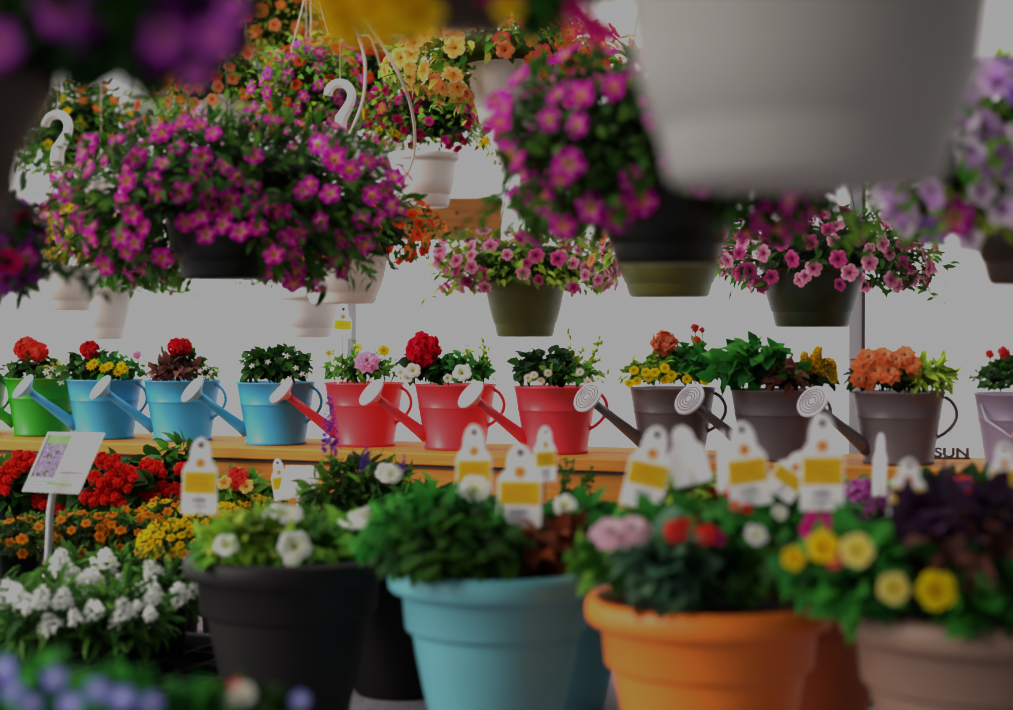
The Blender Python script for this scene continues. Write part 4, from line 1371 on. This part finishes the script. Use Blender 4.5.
def wall_mat():
    mt, nt, N, L = new_mat('milky_greenhouse_sheet')
    out = N.new('ShaderNodeOutputMaterial'); tc = N.new('ShaderNodeTexCoord')
    nz = N.new('ShaderNodeTexNoise'); nz.inputs['Scale'].default_value = 1.4
    cr = N.new('ShaderNodeValToRGB'); cr.color_ramp.elements[0].color = (.88, .87, .88, 1); cr.color_ramp.elements[1].color = (.95, .94, .95, 1)
    t = N.new('ShaderNodeBsdfTranslucent'); d = N.new('ShaderNodeBsdfDiffuse'); ms = N.new('ShaderNodeMixShader'); ms.inputs[0].default_value = .1
    L.new(tc.outputs['Object'], nz.inputs[0]); L.new(nz.outputs['Fac'], cr.inputs[0])
    L.new(cr.outputs[0], t.inputs[0]); L.new(cr.outputs[0], d.inputs[0])
    L.new(t.outputs[0], ms.inputs[1]); L.new(d.outputs[0], ms.inputs[2]); L.new(ms.outputs[0], out.inputs[0])
    return mt


WB = 2.75
mb = MB(); V = SF([(-4.2, WB, 0), (4.2, WB, 0), (4.2, WB, 3.6), (-4.2, WB, 3.6)])
mb.add(V, [(0, 1, 2, 3)]); struct('wall_back', mb, wall_mat())
# posts behind the shelf
for i, (px, D, w, mat) in enumerate(((855, 4.35, .036, 'post'), (863.5, 4.33, .008, 'post_dark'), (352, 5.785, .034, 'post'), (905, 5.4, .026, 'white_plastic'))):
    p = at(px, 300, D)
    mb = MB(); mb.box((p[0] - w / 2, p[1] - w / 2, 0), (p[0] + w / 2, p[1] + w / 2, CEIL + .02))
    struct('trim_%d' % (i + 1), mb, M[mat])
# pipes the baskets hang from, above the picture
for i, y in enumerate((1.4, 2.5, 3.1, 4.0, 4.6, 5.2, 5.7)):
    mb = MB(); mb.tube([(-2.6, y, CEIL + .02), (2.6, y, CEIL + .02)], .021, 12); struct('trim_%d' % (i + 5), mb, M['post'], smooth=True)
# wooden rail seen between the baskets
wp = at(440, 219, 5.75)
t = thing('wooden_beam', 'short knotty pine beam behind the white baskets', 'beam', wp)
mb = MB(); L_ = at(330, 219, 5.75); R_ = at(502, 219, 5.75)
mb.box((L_[0], 5.73, wp[2] - m(21, 5.75)), (R_[0], 5.77, wp[2] + m(21, 5.75)))
o = part('plank', mb, M['wood_dark'], t, smooth=False)
bv = o.modifiers.new('Bevel', 'BEVEL'); bv.width = .004; bv.segments = 2
for x, y in ((457, 213), (456, 229)):
    c = at(x, y, 5.728); mb = MB(); a = np.linspace(0, 2 * np.pi, 14, endpoint=False)
    mb.add([c] + [c + [.006 * math.cos(k), -.001, .006 * math.sin(k)] for k in a], [(0, 1 + i, 1 + (i + 1) % 14) for i in range(14)])
    part('nail_hole', mb, M['hole'], o, smooth=False)
# unseen sheet added over the front aisle to block light
mb = MB(); mb.add([(-2.1, -3.5, 2.75), (3.5, -3.5, 2.75), (3.5, 2.35, 2.75), (-2.1, 2.35, 2.75)], [(0, 1, 2, 3)]); struct('light_blocker', mb, M['shade'])

# ------------------------------------------------------------------ light
w = bpy.data.worlds.new('sky'); SC.world = w; w.use_nodes = True
N, L = w.node_tree.nodes, w.node_tree.links
bg = N['Background']
tc = N.new('ShaderNodeTexCoord'); dot = N.new('ShaderNodeVectorMath'); dot.operation = 'DOT_PRODUCT'
v = Vector((-.5, .5, .72)).normalized(); dot.inputs[1].default_value = v
L.new(tc.outputs['Generated'], dot.inputs[0])
mr = N.new('ShaderNodeMapRange'); mr.inputs['From Min'].default_value = -.6; mr.inputs['From Max'].default_value = 1
mr.inputs['To Min'].default_value = .22; mr.inputs['To Max'].default_value = 5.6
L.new(dot.outputs['Value'], mr.inputs['Value']); L.new(mr.outputs[0], bg.inputs['Strength'])
bg.inputs['Color'].default_value = (1, .985, .97, 1)
sun = bpy.data.lights.new('sun', 'SUN'); sun.energy = 5.2; sun.angle = math.radians(25); sun.color = (1, .93, .82)
so = link(bpy.data.objects.new('sun', sun)); so.rotation_euler = Vector((.88, .36, -.44)).to_track_quat('-Z', 'Y').to_euler()

# ------------------------------------------------------------------ view: the photograph is printed dark, white is capped at mid grey
vs = SC.view_settings
vs.view_transform = 'Standard'; vs.look = 'None'; vs.exposure = 0; vs.gamma = 1
vs.use_curve_mapping = True
cm = vs.curve_mapping
cm.use_clip = False
cm.extend = 'HORIZONTAL'
c = cm.curves[3]
c.points[0].location = (0, 0); c.points[-1].location = (1, .368)
c.points.new(.06, .017); c.points.new(.25, .087); c.points.new(.6, .225)
for p in c.points:
    p.handle_type = 'VECTOR'
cm.update()
SC.cycles.use_denoising = True
SC.cycles.max_bounces = 8
SC.cycles.transparent_max_bounces = 6
